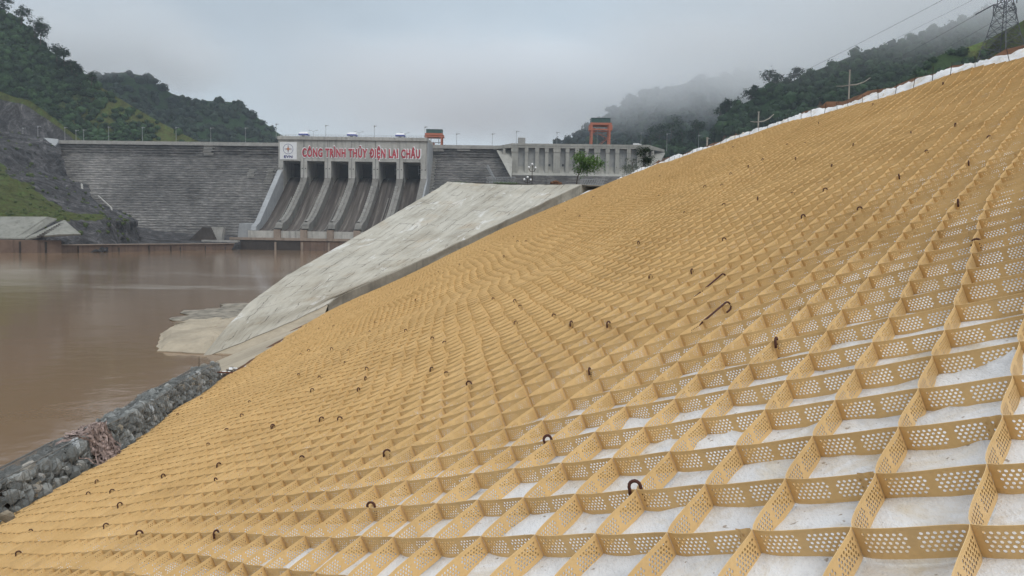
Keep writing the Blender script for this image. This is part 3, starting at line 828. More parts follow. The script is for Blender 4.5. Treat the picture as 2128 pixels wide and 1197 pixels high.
def text(name, body, t, z, h, q, mat, parent, sx=1.0, off=0.0, width=None, depth=.06):
    cu = bpy.data.curves.new(name, 'FONT'); cu.body = body; cu.size = 1.0; cu.offset = off; cu.extrude = depth/2; cu.space_character = 1.16
    o = bpy.data.objects.new(name, cu); COL.objects.link(o)
    bpy.context.view_layer.update()
    dg = bpy.context.evaluated_depsgraph_get()
    me = bpy.data.meshes.new_from_object(o.evaluated_get(dg)); bpy.data.objects.remove(o)
    return me
def place_text(name, body, t0, z0, cap, width, q, mat, parent, off, skew=0.0):
    me = text(name, body, 0, 0, 1, q, mat, None, off=off)
    n = len(me.vertices); co = np.zeros(n*3, np.float32); me.vertices.foreach_get('co', co); co = co.reshape(-1, 3)
    ref = text('t', 'H', 0, 0, 1, q, mat, None); rc = np.zeros(len(ref.vertices)*3, np.float32); ref.vertices.foreach_get('co', rc); rc = rc.reshape(-1, 3)
    caph = rc[:,1].max() - rc[:,1].min()
    xmin, xmax = co[:,0].min(), co[:,0].max()
    out = np.zeros_like(co)
    for i in range(n):
        tt = t0 + (co[i,0]-xmin)/(xmax-xmin)*width; zz = z0 + co[i,1]/caph*cap
        p = swp(tt, q + co[i,2], zz); out[i] = p
    me.vertices.foreach_set('co', out.ravel()); me.materials.clear(); me.materials.append(mat)
    me.update()
    o = bpy.data.objects.new(name, me); COL.objects.link(o); o.parent = parent
    return o
place_text('logo_letters', 'EVN', lt-2.4, 51.9, 1.30, 4.9, QF+.32, M_NAVY, pan, .04)
TT = 'C\u00d4NG TR\u00ccNH TH\u1ee6Y \u0110I\u1ec6N LAI CH\u00c2U'
place_text('letter_outline', TT, -HALF + 13.4, 52.6, 4.75, 68.6, QF+.12, M_WHITEP, sw, .085)
place_text('lettering', TT, -HALF + 13.75, 52.8, 4.4, 67.6, QF+.24, M_REDP, sw, .045)

# ---- intake block on the right
it = empty('intake_block', tuple(dam(140, 6, 40)), 'pale concrete intake block with a row of slim pilasters behind the tree', 'dam intake')
il = it.location.copy()
def ip(t, q, z): return dam(t, q, z) - il
def hexi(b, t0, t1, q0, q1, z0, z1):
    return b.hexa([ip(t0,q1,z0), ip(t1,q1,z0), ip(t1,q0,z0), ip(t0,q0,z0), ip(t0,q1,z1), ip(t1,q1,z1), ip(t1,q0,z1), ip(t0,q0,z1)])
def tpx(px, q=8):                      # t of a bearing on the plane q
    r = np.array(ray(px, 340)); Yd = 464.5 - q
    for _ in range(8): t = r[0]*Yd + 91.5 + q*.03; Yd = 464.5 - t*.027 - q
    return t
T0, T1 = tpx(1065), tpx(1346)
ZI = 45.6
b = MB(); hexi(b, T0, T1, -10, 6, 40, CR-2.2)
b.build('back_wall', M_INT_P, it)
b = MB(); hexi(b, T0-.6, T1+.6, -10, 8.6, CR-2.1, CR-.9); hexi(b, T0-.6, T1+.6, 8.0, 8.8, CR-.88, CR+.35)
b.build('top_beam', M_INT, it)
pil = [(1069.5, 2.2), (1094, 1.15), (1116, 1.25), (1136, 1.2), (1157, 2.3), (1179, 1.2), (1199, 1.2), (1219, 1.2), (1240.5, 1.9), (1262.5, 1.3), (1282.5, 1.3), (1306.5, 1.25), (1330, 1.9), (1345, .8)]
for px, hw in pil:
    t = tpx(px); b = MB(); hexi(b, t-hw*.85, t+hw*.85, 6, 8.2, 45, CR-2.11)
    if hw > 1.5: hexi(b, t-.06, t+.06, 8.2, 8.24, 45, CR-2.2)
    hexi(b, t-hw*.95, t+hw*.95, 8.2, 8.5, CR-4.5, CR-2.12)
    b.build('pilaster', M_INT, it)
P = []
for k in np.linspace(0, 1, 14):        # curved toe running out under the panels
    P.append([np.array(ip(t, 6.02 + 7*k**2.2, 50.5 - 6.2*k**.75)) for t in np.linspace(T0+.1, T1, 30)])
grid('curved_toe', np.array(P), M_INT, parent=it)
b = MB(); hexi(b, T0-3, T1+6, 0, 17, 10, 44.3); hexi(b, T0+20, T1+2, 17, 19, 10, 43.2); b.build('stepped_base', M_STEP, it)
for px in (1142, 1170):
    b = MB(); t = tpx(px, 6); hexi(b, t-.55, t+.55, 6, 6.1, 50.6, 51.9); b.build('vent_opening', M_BLACKP, it)
wl_, wr_ = tpx(1031), tpx(1065)
b = MB()                               # left wing: ramp wall meeting the stepped face
b.hexa([ip(wl_, 4.5, 59.6), ip(wr_, 22, 42), ip(wr_, -8, 42), ip(wl_, -8, 59), ip(wl_, 1.5, 60.6), ip(wr_, 1.5, 60.6), ip(wr_, -8, 60.6), ip(wl_, -8, 60.6)])
b.build('wing_wall', M_INT, it)
b = MB(); b.hexa([ip(wl_-2, 3.2, CR-2.6), ip(wr_-.6, 8.6, CR-2.1), ip(wr_-.6, -8, CR-2.1), ip(wl_-2, -8, CR-2.6), ip(wl_-2, 3.2, CR-1.1), ip(wr_-.6, 8.6, CR+.3), ip(wr_-.6, -8, CR+.3), ip(wl_-2, -8, CR-1.1)])
tp = tpx(1047); hexi(b, tp-.8, tp+.8, 4.4, 6.4, 52, CR-2.4); b.build('wing_beam', M_INT, it)
xl_, xr_ = tpx(1346), tpx(1384)
b = MB(); b.hexa([ip(xl_+.7, 8.6, CR-2.1), ip(xr_, 2, CR-2.8), ip(xr_, -8, CR-2.8), ip(xl_+.7, -8, CR-2.1), ip(xl_+.7, 8.6, CR+.3), ip(xr_, 2, CR-1.4), ip(xr_, -8, CR-1.4), ip(xl_+.7, -8, CR+.3)])
tp = tpx(1357); hexi(b, tp-.8, tp+.8, 4.4, 6.4, 46, CR-2.4); b.build('wing_beam', M_INT, it)
b = MB(); b.hexa([ip(xl_, 22, 42), ip(xr_, 4, 59), ip(xr_, -8, 59), ip(xl_, -8, 42), ip(xl_, 1.5, 60.4), ip(xr_, 1.5, 60.4), ip(xr_, -8, 60.4), ip(xl_, -8, 60.4)])
b.build('wing_wall', M_INT, it)

# ================================================================== LEFT BANK
def px_grid(name, rows, ncol, mat, cover=None, jit=1.0, seed=60, sub=6, kind='structure'):
    """terrain sheet through measured profiles; rows = list of [(px, py, depth), ...]"""
    rr = []
    for row in rows:
        a = np.array([np.array(at(*p)) for p in row]); d_ = np.r_[0, np.cumsum(np.linalg.norm(np.diff(a, axis=0), axis=1))]; d_ /= d_[-1]
        pxs = np.array([[p[0], p[1]] for p in row], float)
        k = np.linspace(0, 1, ncol)
        rr.append(np.concatenate([np.stack([np.interp(k, d_, a[:,i]) for i in range(3)], 1), np.stack([np.interp(k, d_, pxs[:,i]) for i in range(2)], 1)], 1))
    rr = np.array(rr); n = len(rr)
    kk = np.linspace(0, n-1, (n-1)*sub+1)
    M_ = np.stack([np.stack([np.interp(kk, np.arange(n), rr[:,j,i]) for i in range(5)], 1) for j in range(ncol)], 1)
    P = M_[...,:3].copy()
    a, b2, c2 = sines(seed, 22, 9), sines(seed+1, 8, 9), sines(seed+2, 3.2, 9)
    h = 1.3*a(P[...,0]+P[...,1]*.6, P[...,2]*1.2) + .8*b2(P[...,0]+P[...,1]*.6, P[...,2]) + .4*c2(P[...,0]+P[...,1]*.6, P[...,2])
    P[...,1] -= jit*h; P[...,0] += jit*.35*b2(P[...,2], P[...,1]); P[...,2] += jit*.25*c2(P[...,0], P[...,1])
    o = grid(name, P, mat, smooth=False)
    if cover is not None: color_attr(o, 'cover', np.array([cover(p[3], p[4]) for p in M_.reshape(-1, 5)]))
    return tag(o, kind=kind)
def inpoly(x, y, poly):
    c = False; n = len(poly)
    for i in range(n):
        x0, y0 = poly[i]; x1, y1 = poly[(i+1) % n]
        if (y0 > y) != (y1 > y) and x < (x1-x0)*(y-y0)/(y1-y0)+x0: c = not c
    return c
GR = [(-400,320),(0,335),(25,372),(70,385),(95,415),(140,440),(190,452),(190,458),(-400,458)]
def cov_bank(px, py):
    g = .95 if inpoly(px, py, GR) else 0.05
    if py < 340 and px < -20: g = .5
    if 445 < py < 458 and px < 215: g = 1.0
    return (g, .98 if g < .5 else .12, .25 if g > .8 and py < 400 else 0)
px_grid('rocky_bank', [
    [(-500,250,470),(0,272,468),(60,280,467),(92,286,466),(122,291,466)],
    [(-500,262,460),(0,276,462),(60,283,464),(95,290,464.5),(124,298,464)],
    [(-500,300,400),(0,305,425),(60,312,440),(110,318,450),(132,326,455)],
    [(-500,350,370),(0,350,405),(60,355,425),(110,358,440),(142,366,448)],
    [(-500,358,350),(0,362,385),(60,366,405),(110,370,430),(150,375,440)],
    [(-500,366,345),(0,364,383),(70,369,402),(120,374,425),(179,384,436)],
    [(-500,410,320),(0,405,350),(70,410,370),(150,414,400),(200,420,424)],
    [(-500,440,300),(0,440,325),(90,440,345),(180,440,380),(262,444,412)],
    [(-500,454,285),(0,452,305),(100,452,318),(215,455,350),(288,458,402)],
    [(-500,456,270),(0,454,286),(100,454,296),(225,459,320),(288,462,385)],
    [(-500,470,265),(0,472,279),(120,478,290),(225,482,312),(290,486,380)],
    [(-500,500,255),(0,501,270),(130,503,279),(225,505,300),(292,505,372)],
    [(-500,540,250),(0,527,262),(130,524,276),(225,522,292),(300,519,360)]], 150, M_BANK, cov_bank, 1.35, 60, 9)
# terrace of rock and rubble at the dam's left toe
px_grid('toe_ground', [
    [(270,468,420),(330,480,424),(400,486,424),(450,484,424),(500,492,424)],
    [(270,500,372),(330,500,385),(400,498,395),(450,498,398),(500,499,400)],
    [(270,506,352),(330,506,366),(400,505,378),(450,505,384),(500,504,388)],
    [(270,530,348),(330,530,362),(400,528,374),(450,527,380),(500,526,384)]], 40, M_BANK, lambda x, y: (.55 if 300 < x < 330 and y > 495 else .0, 1.0, .1), .35, 66, 5)

def wall_run(name, pts, zt, thick, mat, label, cat, parts=()):
    root = empty(name, pts[0], label, cat); b = MB(); l0 = root.location.copy()
    for a, c_ in zip(pts[:-1], pts[1:]):
        d = (c_-a); nrm = Vector((-d.y, d.x, 0)).normalized()*thick
        if nrm.x > 0: nrm = -nrm
        za, zc = zt
        lo = [Vector((p.x, p.y, -1.5)) - l0 for p in (a, c_, c_+nrm, a+nrm)]
        hi = [Vector((p.x, p.y, z)) - l0 for p, z in ((a, za), (c_, zc), (c_+nrm, zc), (a+nrm, za))]
        b.hexa(lo + hi)
    b.build('wall_body', mat, root)
    return root, l0
p0, p1, p2 = at(-420, 531, 232), at(128, 524, 271), at(486, 518.5, 386)
for p in (p0, p1, p2): p.z = 0
r1, l1 = wall_run('river_wall', [p0, p1], (4.6, 4.4), 6, M_RUSTC, 'high rust stained concrete river wall under the far left slope', 'river wall')
b = MB()
for k in (.55, .82, .93):
    q = p0*(1-k) + p1*k; b.box((q.x-.1, q.y-.5, -1), (q.x+.12, q.y+.5, 4.1)) if False else b.bar(q + Vector((.1, 0, -.5)) - l1, q + Vector((.1, 0, 3.9)) - l1, .35, 4)
    b.build('stain_rib', M_PLINTH, r1); b = MB()
r2, l2 = wall_run('river_wall', [p1 + Vector((-.6, 1.2, 0)), p2], (2.6, 2.9), 3, M_RUSTC, 'low rust stained concrete river wall running on to the spillway plinth', 'river wall')
for k in (.07, .19, .26, .42, .55, .61, .78, .93):
    q = (p1*(1-k) + p2*k); b = MB(); b.bar(q + Vector((0, 0, -.5)) - l2, q + Vector((0, 0, random.uniform(1.6, 2.5))) - l2, .26, 4); b.build('buttress', M_PLINTH, r2)
b = MB(); a, c_ = p1 + Vector((-.5, 1.2, 2.62)), p2 + Vector((.1, 0, 2.92)); dd = Vector((0, 0, .35)); tt_ = Vector((-3.2, 0, 0))
b.hexa([p - l2 for p in (a + Vector((.4,0,0)), c_ + Vector((.4,0,0)), c_+tt_, a+tt_)] + [p + dd - l2 for p in (a + Vector((.4,0,0)), c_ + Vector((.4,0,0)), c_+tt_, a+tt_)])
b.build('coping', M_PINKC, r2)
# pale revetment panels with a ramp of steps
def quad_panel(name, px, mat, parent, l0, th=.5):
    p = [at(*q) for q in px]; nrm = (p[1]-p[0]).cross(p[2]-p[0]).normalized()
    if nrm.y > 0: nrm = -nrm
    b = MB(); n = len(p)
    b.add([q - l0 for q in p] + [q - nrm*th - l0 for q in p], [tuple(range(n)), tuple(reversed(range(n, 2*n)))] + [(i, n+i, n+(i+1) % n, (i+1) % n) for i in range(n)])
    return b.build(name, mat, parent)
rv = empty('revetment', at(60, 480, 270), 'pale grey concrete slope revetment with a stair ramp above the left river wall', 'revetment'); lv = rv.location.copy()
M_REV = concrete('grey_revetment', (.24,.24,.215), .12, (.06,.06,.05), .6, True, fine=.8)
quad_panel('sloped_panel', [(-320,452,270),(98,453,281),(118,457,284),(52,497,268),(30,497,267),(-320,497,254)], M_REV, rv, lv)
quad_panel('stair_ramp', [(133,457,281),(139,459,280),(84,491,268),(52,497,266.5),(62,490,267.5)], M_REV, rv, lv)
quad_panel('ramp_side', [(137,460,279),(168,486,272),(120,487,267),(76,491,266.5)], M_REV, rv, lv)
b = MB()
for k in range(10):
    f_ = k/9.0; p = at(128-44*f_, 466+25*f_, 277-10.8*f_); b.box((-.9,-.5,-.22),(.9,.5,.22), Matrix.Translation(p - lv))
b.build('stair_steps', M_PLINTH, rv)
# white stair rails and pipes on the cliff edge
for nm, lab, pts in (('cliff_stair', 'white handrail stair curving down the cliff beside the stepped dam', [(211,408,428),(216,412,426),(228,423,420),(237,431,416),(241,441,412),(245,456,404)]),
                 ('drain_pipe', 'short white drain pipe on the bench edge high on the left cliff', [(176.5,383,437),(177,390,434),(178,399,432)]),
                 ('drain_pipe', 'rusty white pipe standing at the right end of the dark rock terrace', [(288,461,385),(290,470,384),(289,480,383),(292,492,380)])):
    b = MB(); b.tube([at(*p) + Vector((0, -3.5, 0)) for p in pts], .42, 6); b.tube([at(p[0]+2, p[1]+1, p[2]) + Vector((0, -3.5, 0)) for p in pts], .25, 5)
    tag(b.build(nm, M_WHITEC), lab, 'stair' if 'stair' in nm else 'pipe')
pc = quad_panel('slope_cap', [(90,286,463),(121,289,463),(121,295,461),(114,303,459),(108,300,459)], M_SPILL_SIDE, None, Vector((0,0,0)), 1.0)
tag(pc, 'pale concrete cap wedged between the cliff top and the dam crest', 'concrete cap')
# small works at the toe of the dam
th = empty('pump_house', at(408, 490, 396), 'small pale concrete intake box among rubble at the dam toe', 'pump house'); lh = th.location.copy()
b = MB(); b.hexa([Vector(q) for q in ((-2,-1.5,-4),(2,-1.5,-4),(2.2,1.5,-4),(-2.2,1.5,-4),(-3,-1.5,3.2),(3,-1.5,3.2),(3,1.5,3.2),(-3,1.5,3.2))]); o = b.build('body', M_WHITEC, th); o.location = at(454, 485, 395) - lh
b = MB(); b.box((-9,-2,-3),(9,2,1.0)); o = b.build('low_block', M_WHITEC, th); o.location = at(459, 503, 390) - lh
b = MB(); b.box((-6,-2,-3),(6,2,.6)); o = b.build('low_block', M_WHITEC, th); o.location = at(412, 505, 388) - lh
b = MB(); b.hexa([Vector(q) for q in ((-10,-3,-3),(7,-3,-3),(7,3,-3),(-10,3,-3),(-1,-2,6),(3,-2,6),(3,2,6),(-1,2,6))]); o = b.build('rubble_mound', M_PLINTH, th); o.location = at(428, 497, 394) - lh

# ================================================================== HILLS AND FOREST
HILLS = {}
def hill(name, sky_pts, D, run, base_z, cov=None, seed=70, jit=3.0, back=120, mat=None):
    """ridge through measured skyline bearings at distance D(px), falling towards the valley over `run` metres"""
    px = np.array([p[0] for p in sky_pts], float); py = np.array([p[1] for p in sky_pts], float)
    Ds = np.array([p[2] if len(p) > 2 else D for p in sky_pts], float)
    n = 110; k = np.linspace(px[0], px[-1], n); ky = np.interp(k, px, py); kd = np.interp(k, px, Ds)
    ridge = np.array([np.array(at(a, b_, d_)) for a, b_, d_ in zip(k, ky, kd)])
    a1, a2, a3 = sines(seed, 90, 9), sines(seed+1, 32, 9), sines(seed+2, 12, 9)
    rows = []; rs = np.r_[-1, -.4, np.linspace(0, 1, 46)]
    for r in rs:
        P = ridge.copy()
        if r < 0: P[:,1] -= r*back*1.0; P[:,2] += r*(P[:,2]-base_z)*.55
        else:
            P[:,1] -= r*run
            if ridge[0,0] < 0: P[:,1] = np.maximum(P[:,1], np.minimum(ridge[:,1], 474.0))
            zz = base_z + (ridge[:,2]-base_z)*(1 - r**.92)
            P[:,2] = np.minimum(zz, P[:,2])
            amp = math.sin(math.pi*min(1, r*1.02))**.6 if 0 < r < 1 else 0
            P[:,2] += jit*amp*(1.5*a1(P[:,0], P[:,1]) + .8*a2(P[:,0], P[:,1]) + .35*a3(P[:,0], P[:,1]))
            P[:,2] -= jit*1.6*amp
        rows.append(P)
    P = np.stack(rows, 0)
    o = grid(name, P, mat or M_HILL, smooth=False); tag(o, kind='structure')
    C = np.zeros((len(rs), n, 3))
    if cov is not None:
        for i, r in enumerate(rs):
            for j in range(n): C[i, j] = cov(k[j], ky[j], max(r, 0))
    color_attr(o, 'cover', C.reshape(-1, 3))
    HILLS[name] = (P[2:], k, C[2:])
    return o
def proj(p):
    v = Vector(p) - Vector((0,0,EYE)); z = v.dot(fwd); x0 = v.dot(rgt); y0 = v.dot(dwn)
    c, s = math.cos(ROLL), math.sin(ROLL)
    return CXP + FPX*(x0*c - y0*s)/z, CYP + FPX*(x0*s + y0*c)/z
def cov_left(px, py, r):
    # grassy flank on the right, forest on the crown and the gully
    g = np.interp(px, [-600, 40, 120, 200, 300, 420, 470], [.12, .12, .25, .62, .80, 1.0, .95]) - .30*max(0, math.sin(px*.021 + 5*r))*(px < 330)
    if px < 60 and r > .62: g += .5
    return (g, .0, .35 if (250 < px < 400 and .05 < r < .6) else .15)
hill('left_mountain', [(-600,-330,640),(-320,-150,620),(-150,-50,600),(0,24,580),(30,36),(60,56),(85,86),(100,104),(130,122),(160,150),(200,175),(260,212),(320,247),(370,274),(420,297,520),(450,312,510),(500,335,505)], 570, 95, 45, cov_left, 70, 3.2)
hill('left_cliff', [(-500,120,500),(-150,160,492),(0,190),(30,202),(60,208),(95,232),(120,252),(150,277),(165,292),(190,304)], 488, 22, 50, lambda px, py, r: (1.0 if r < .07 else .06, .0 if r < .07 else 1.0, 0), 80, 1.6, 40, M_BANK)
hill('second_left_hill', [(60,190),(120,172),(200,158),(232,152),(262,150),(300,158),(330,178),(360,196),(400,208),(440,210),(480,212),(510,222),(540,248),(580,278),(620,296),(700,312),(800,330)], 860, 210, 40, None, 90, 5)
hill('far_right_hill', [(1090,330),(1140,312),(1180,292),(1220,264),(1260,237),(1310,207),(1350,190),(1420,175),(1480,160),(1560,150),(1650,140),(1800,120)], 1050, 260, 40, None, 100, 6)
hill('right_forest_hill', [(1290,318,640),(1340,305,620),(1380,298,610),(1440,296,600),(1470,288,590),(1490,252),(1510,232),(1560,208),(1600,184),(1640,172),(1680,152),(1720,137),(1780,112),(1850,92),(1920,70),(2000,40),(2200,-30)], 570, 190, 20,
     lambda px, py, r: (.0, .0, .9 if (1490 < px < 1660 and .18 < r < .5 and math.sin(px*.06+r*9) > .2) or (px < 1500 and .1 < r < .5) else 0), 110, 4)
M_GHILL = hill_mat('grassy_hill', (.03,.06,.02), (.05,.085,.03), (.115,.175,.045))
hill('grassy_hill', [(1780,245,420),(1840,200,410),(1880,170,400),(1905,148),(1930,126),(1960,112),(2010,98),(2050,84),(2090,62,370),(2128,42,360),(2220,-10,340),(2500,-120,320)], 390, 130, 18,
     lambda px, py, r: (np.interp(px, [1780, 1960, 2010, 2060], [0, .15, .85, 1.0]) - (.25 if r < .12 and px < 2030 else 0), 0, .1), 120, 2.0, 120, M_GHILL)
hill('right_hillside', [(2060,135,200),(2128,98,190),(2300,20,180),(2700,-150,170),(3300,-400,160)], 190, 90, 12, lambda px, py, r: (.8, 0, .3), 130, 1.2, 60)

ICO = []
def ico_pts(sub):
    bm = bmesh.new(); bmesh.ops.create_icosphere(bm, subdivisions=sub, radius=1); v = np.array([p.co[:] for p in bm.verts]); f = np.array([[q.index for q in p.verts] for p in bm.faces]); bm.free(); return v, f
IV, IF = ico_pts(2)
CLUMP = []
IV, IF = ico_pts(1)
NQ = 34
for k in range(10):
    rr = np.random.default_rng(200+k); v = IV*.78*(1 + rr.uniform(-.22, .16, (len(IV), 1))); F_ = [tuple(f) for f in IF]; V_ = [v]; b0 = len(v)
    for q in range(NQ):
        d = rr.normal(0, 1, 3); d /= np.linalg.norm(d); d[2] = abs(d[2])*1.1 - .25; c = d*rr.uniform(.62, 1.12)
        a = np.cross(d, rr.normal(0, 1, 3)); a /= np.linalg.norm(a); b = np.cross(d, a)*rr.uniform(.5, .9) + d*rr.uniform(-.5, .5); l = rr.uniform(.16, .34)
        V_.append(np.array([c - a*l, c + b*l, c + a*l, c - b*l*.9])); F_.append((b0, b0+1, b0+2, b0+3)); b0 += 4
    CLUMP.append((np.concatenate(V_), F_))
def clumps(name, places, mat, parent=None):
    """places: list of (x, y, z, radius, tone) merged into one leafy mass"""
    V = []; F = []; T = []; b = 0
    for (x, y, z, r, t) in places:
        v, F0 = CLUMP[random.randrange(10)]; a = random.uniform(0, 6.28); c, s = math.cos(a), math.sin(a)
        sx, sz = random.uniform(.85, 1.2), random.uniform(.75, 1.25)
        q = np.stack([(v[:,0]*c - v[:,1]*s)*sx, (v[:,0]*s + v[:,1]*c)*sx, v[:,2]*sz], 1)*r + np.array([x, y, z])
        V.append(q); F += [tuple(i_ + b for i_ in f_) for f_ in F0]; b += len(v); T.append(np.clip(np.full(len(v), t) + np.repeat(np.random.default_rng(b).uniform(-.3, .3, len(v)//2), 2), 0, 1))
    o = mesh_obj(name, np.concatenate(V), F, mat, parent); tone_attr(o, np.concatenate(T)); return o
def forest(hname, n, rad, keep, mat, name='forest', label=None, lift=.35):
    P, k, C = HILLS[hname]; pl = []
    tries = 0
    while len(pl) < n and tries < n*30:
        tries += 1
        i = random.random()*(P.shape[0]-1); j = random.random()*(P.shape[1]-1)
        i0, j0 = int(i), int(j); fi, fj = i-i0, j-j0
        p = P[i0,j0]*(1-fi)*(1-fj) + P[min(i0+1,P.shape[0]-1),j0]*fi*(1-fj) + P[i0,min(j0+1,P.shape[1]-1)]*(1-fi)*fj + P[min(i0+1,P.shape[0]-1),min(j0+1,P.shape[1]-1)]*fi*fj
        pr = keep(k[j0], i/(P.shape[0]-1), C[i0, j0])
        if random.random() > pr: continue
        r = rad*random.uniform(.45, 1.25)*(random.uniform(1.0, 1.5) if random.random() < .06 else 1)
        pl.append((p[0], p[1], p[2]+r*lift, r, np.clip(random.gauss(.45, .26), 0, 1)))
    o = clumps(name, pl, mat)
    return tag(o, kind='stuff')
fl = sines(140, 60, 9)
forest('left_mountain', 3600, 3.3, lambda px, r, c: (0 if px < -250 else 1)*np.clip(1.15 - c[0]*1.25, .03, 1), M_WOOD)
forest('second_left_hill', 2400, 5.4, lambda px, r, c: 1.0, M_WOOD_FAR)
forest('far_right_hill', 1300, 7.5, lambda px, r, c: 1.0 if px < 1560 else .0, M_WOOD_FAR)
forest('right_forest_hill', 3600, 3.8, lambda px, r, c: (0 if px > 2050 else 1)*(.12 if c[2] > .5 else 1.0), M_WOOD)
forest('grassy_hill', 700, 2.6, lambda px, r, c: np.clip(1.1 - c[0]*1.25, .015, 1), M_WOOD)

random.seed(61); pl = []
bk_o = bpy.data.objects['rocky_bank']; vs = bk_o.data.vertices
for _ in range(9000):
    p = vs[random.randrange(len(vs))].co; a, b_ = proj(p)
    if not (-60 < a < 300 and 268 < b_ < 500): continue
    g = inpoly(a, b_, GR)
    if random.random() > (.22 if g else .035): continue
    r = random.uniform(.35, 1.1) if g else random.uniform(.5, 1.5)
    pl.append((p.x + random.uniform(-1.5, 1.5), p.y - .2, p.z + random.uniform(-.2, .3), r, random.uniform(.3, 1.0)))
tag(clumps('undergrowth', pl, leaf_mat('scrubby_undergrowth', (.028,.045,.014), (.085,.115,.03))), kind='stuff')
# trees that stand clear of the mass
def leaf_crown(name, centre, rad, n, size, mat, parent, sq=(1,1,.75), clumps_n=9, hollow=.35):
    V = []; F = []; T = []; cs = []
    for k in range(clumps_n):
        while True:
            q = Vector((random.uniform(-1,1), random.uniform(-1,1), random.uniform(-1,1)))
            if hollow < q.length < 1: break
        cs.append((Vector((q.x*sq[0], q.y*sq[1], q.z*sq[2]))*rad, random.uniform(.22, .46)*rad, random.random()))
    for i in range(n):
        c_, r_, t_ = random.choice(cs)
        q = Vector((random.gauss(0,1), random.gauss(0,1), random.gauss(0,.75)))*r_*.62
        p = Vector(centre) + c_ + q
        ax = Vector((random.uniform(-1,1), random.uniform(-1,1), random.uniform(-.6,.6))).normalized(); bx = ax.cross(Vector((random.uniform(-.5,.5), random.uniform(-.5,.5), 1))).normalized()
        l, w_ = size*random.uniform(.7, 1.3), size*random.uniform(.28, .5)
        b = len(V); dr = Vector((0,0,-l*.18))
        V += [p, p + ax*l*.5 + bx*w_*.5, p + ax*l + dr, p + ax*l*.5 - bx*w_*.5]; F.append((b, b+1, b+2, b+3)); T += [min(1, max(0, t_*.6 + random.random()*.4))]*4
    o = mesh_obj(name, V, F, mat, parent); tone_attr(o, T); return o
def tree(name, base, h, rad, mat, label, cat='tree', group=None, lean=0.0, n=900, size=.8, trunk=.35, sq=(1,1,.8), cz=.66, hollow=.3, ncl=9):
    root = empty(name, base, label, cat, group)
    b = MB(); top = Vector((lean, 0, h*.72))
    pts = [Vector((0,0,-.5)), Vector((lean*.15, 0, h*.2)), Vector((lean*.55, .03*h, h*.45)), top]
    b.tube(pts, [trunk, trunk*.8, trunk*.6, trunk*.25], 6)
    for k in range(6):
        a = random.uniform(0, 6.28); z = random.uniform(.38, .62)*h; s_ = Vector((lean*z/h, 0, z))
        b.tube([s_, s_ + Vector((math.cos(a)*rad*.4, math.sin(a)*rad*.4, h*.12)), s_ + Vector((math.cos(a)*rad*.8, math.sin(a)*rad*.8, h*.18))], [trunk*.4, trunk*.28, trunk*.1], 4)
    b.build('trunk', M_BARK, root)
    leaf_crown('crown', (lean*1.0, 0, h*cz), rad, n, size, mat, root, sq, ncl, hollow)
    return root
random.seed(21)
g_l = 'tall trees on the left ridge line'
for (px, py, D, h, r, lab) in ((8,24,579,15,6,'dark bushy tree at the very top of the left ridge'), (44,44,568,13,5,'dark tree on the left ridge, second below the top'), (72,68,560,13,5.5,'broad dark tree on the left ridge above a dip'),
        (84,84,560,16,5,'tall dark tree leaning out over the dip of the left ridge'), (118,118,556,11,5,'round dark tree halfway down the left ridge'), (134,128,555,13,4,'slim dark tree halfway down the left ridge'),
        (150,142,553,9,4,'small dark tree on the lower part of the left ridge'), (190,168,550,8,4,'lone dark shrub-like tree low on the left ridge'), (160,148,552,7,4,'low bushy tree beside the small ridge tree')):
    tree('ridge_tree', at(px, py+8, D), h, r, M_WOOD, lab, 'tree', g_l, random.uniform(-1.5, 1.5), 420, 2.0, .4)
g_r = 'tall trees on the right ridge line'
for (px, py, D, h, r, lab) in ((1494,250,585,17,6,'dense tree at the foot of the right ridge line'), (1505,240,582,12,4,'small tree beside the dense tree on the right ridge foot'), (1511,236,580,15,4,'pale slim tree low on the right ridge'),
        (1525,228,578,12,4.5,'round tree low on the right ridge'), (1562,206,572,10,4,'bare topped tree on the right ridge'), (1573,202,571,11,4,'open crowned tree on the right ridge'),
        (1598,184,570,19,7,'tallest spreading tree on the right ridge'), (1616,180,570,11,5,'low broad tree right of the tallest ridge tree'), (1650,168,570,14,5,'misty tree high on the right ridge'),
        (1393,292,604,20,8,'dark rounded tree standing right behind the dam crest'), (1370,296,610,15,8,'wide dark tree behind the dam crest lamps'), (1453,286,595,19,6,'tall dark tree with pointed top behind the crest'), (1418,292,600,13,8,'low dark tree between two taller ones behind the crest'), (1352,300,612,12,7,'smallest dark tree at the crest end of the tree line'), (1436,290,598,13,6,'middle sized dark tree behind the crest tree line')):
    tree('ridge_tree', at(px, py+8, D), h, r, M_WOOD if D > 500 else M_LEAFD, lab, 'tree', g_r, random.uniform(-1.5, 1.5), 460, 2.0, .4)
# young tree and shrubs on the terrace
random.seed(5)
tree('young_tree', at(1197, 384, 105), 5.0, 2.0, M_LEAF, 'young bright green tree with a leaning trunk on the edge of the concrete slab', 'tree', None, 1.15, 2100, .36, .09, (1.12, 1.0, .68), .60, .25, 16)
tree('dark_shrub', at(1336, 362, 118), 4.6, 1.5, M_LEAFD, 'dark narrow shrub rising behind the white fabric margin', 'shrub', None, .3, 1500, .32, .08, (.65, .65, 1.0), .60, .15, 12)
tree('pale_shrub', at(1318, 372, 114), 3.8, 1.5, M_LEAFG, 'pale grey green open shrub left of the dark shrub', 'shrub', None, -.5, 520, .26, .06, (1, 1, .9), .55, .2, 12)
tree('low_shrub', at(1352, 366, 120), 2.4, 1.6, M_LEAFD, 'low dark shrub spreading right of the narrow dark shrub', 'shrub', None, .5, 420, .3, .05, (1.2, 1, .45), .5, .2, 8)

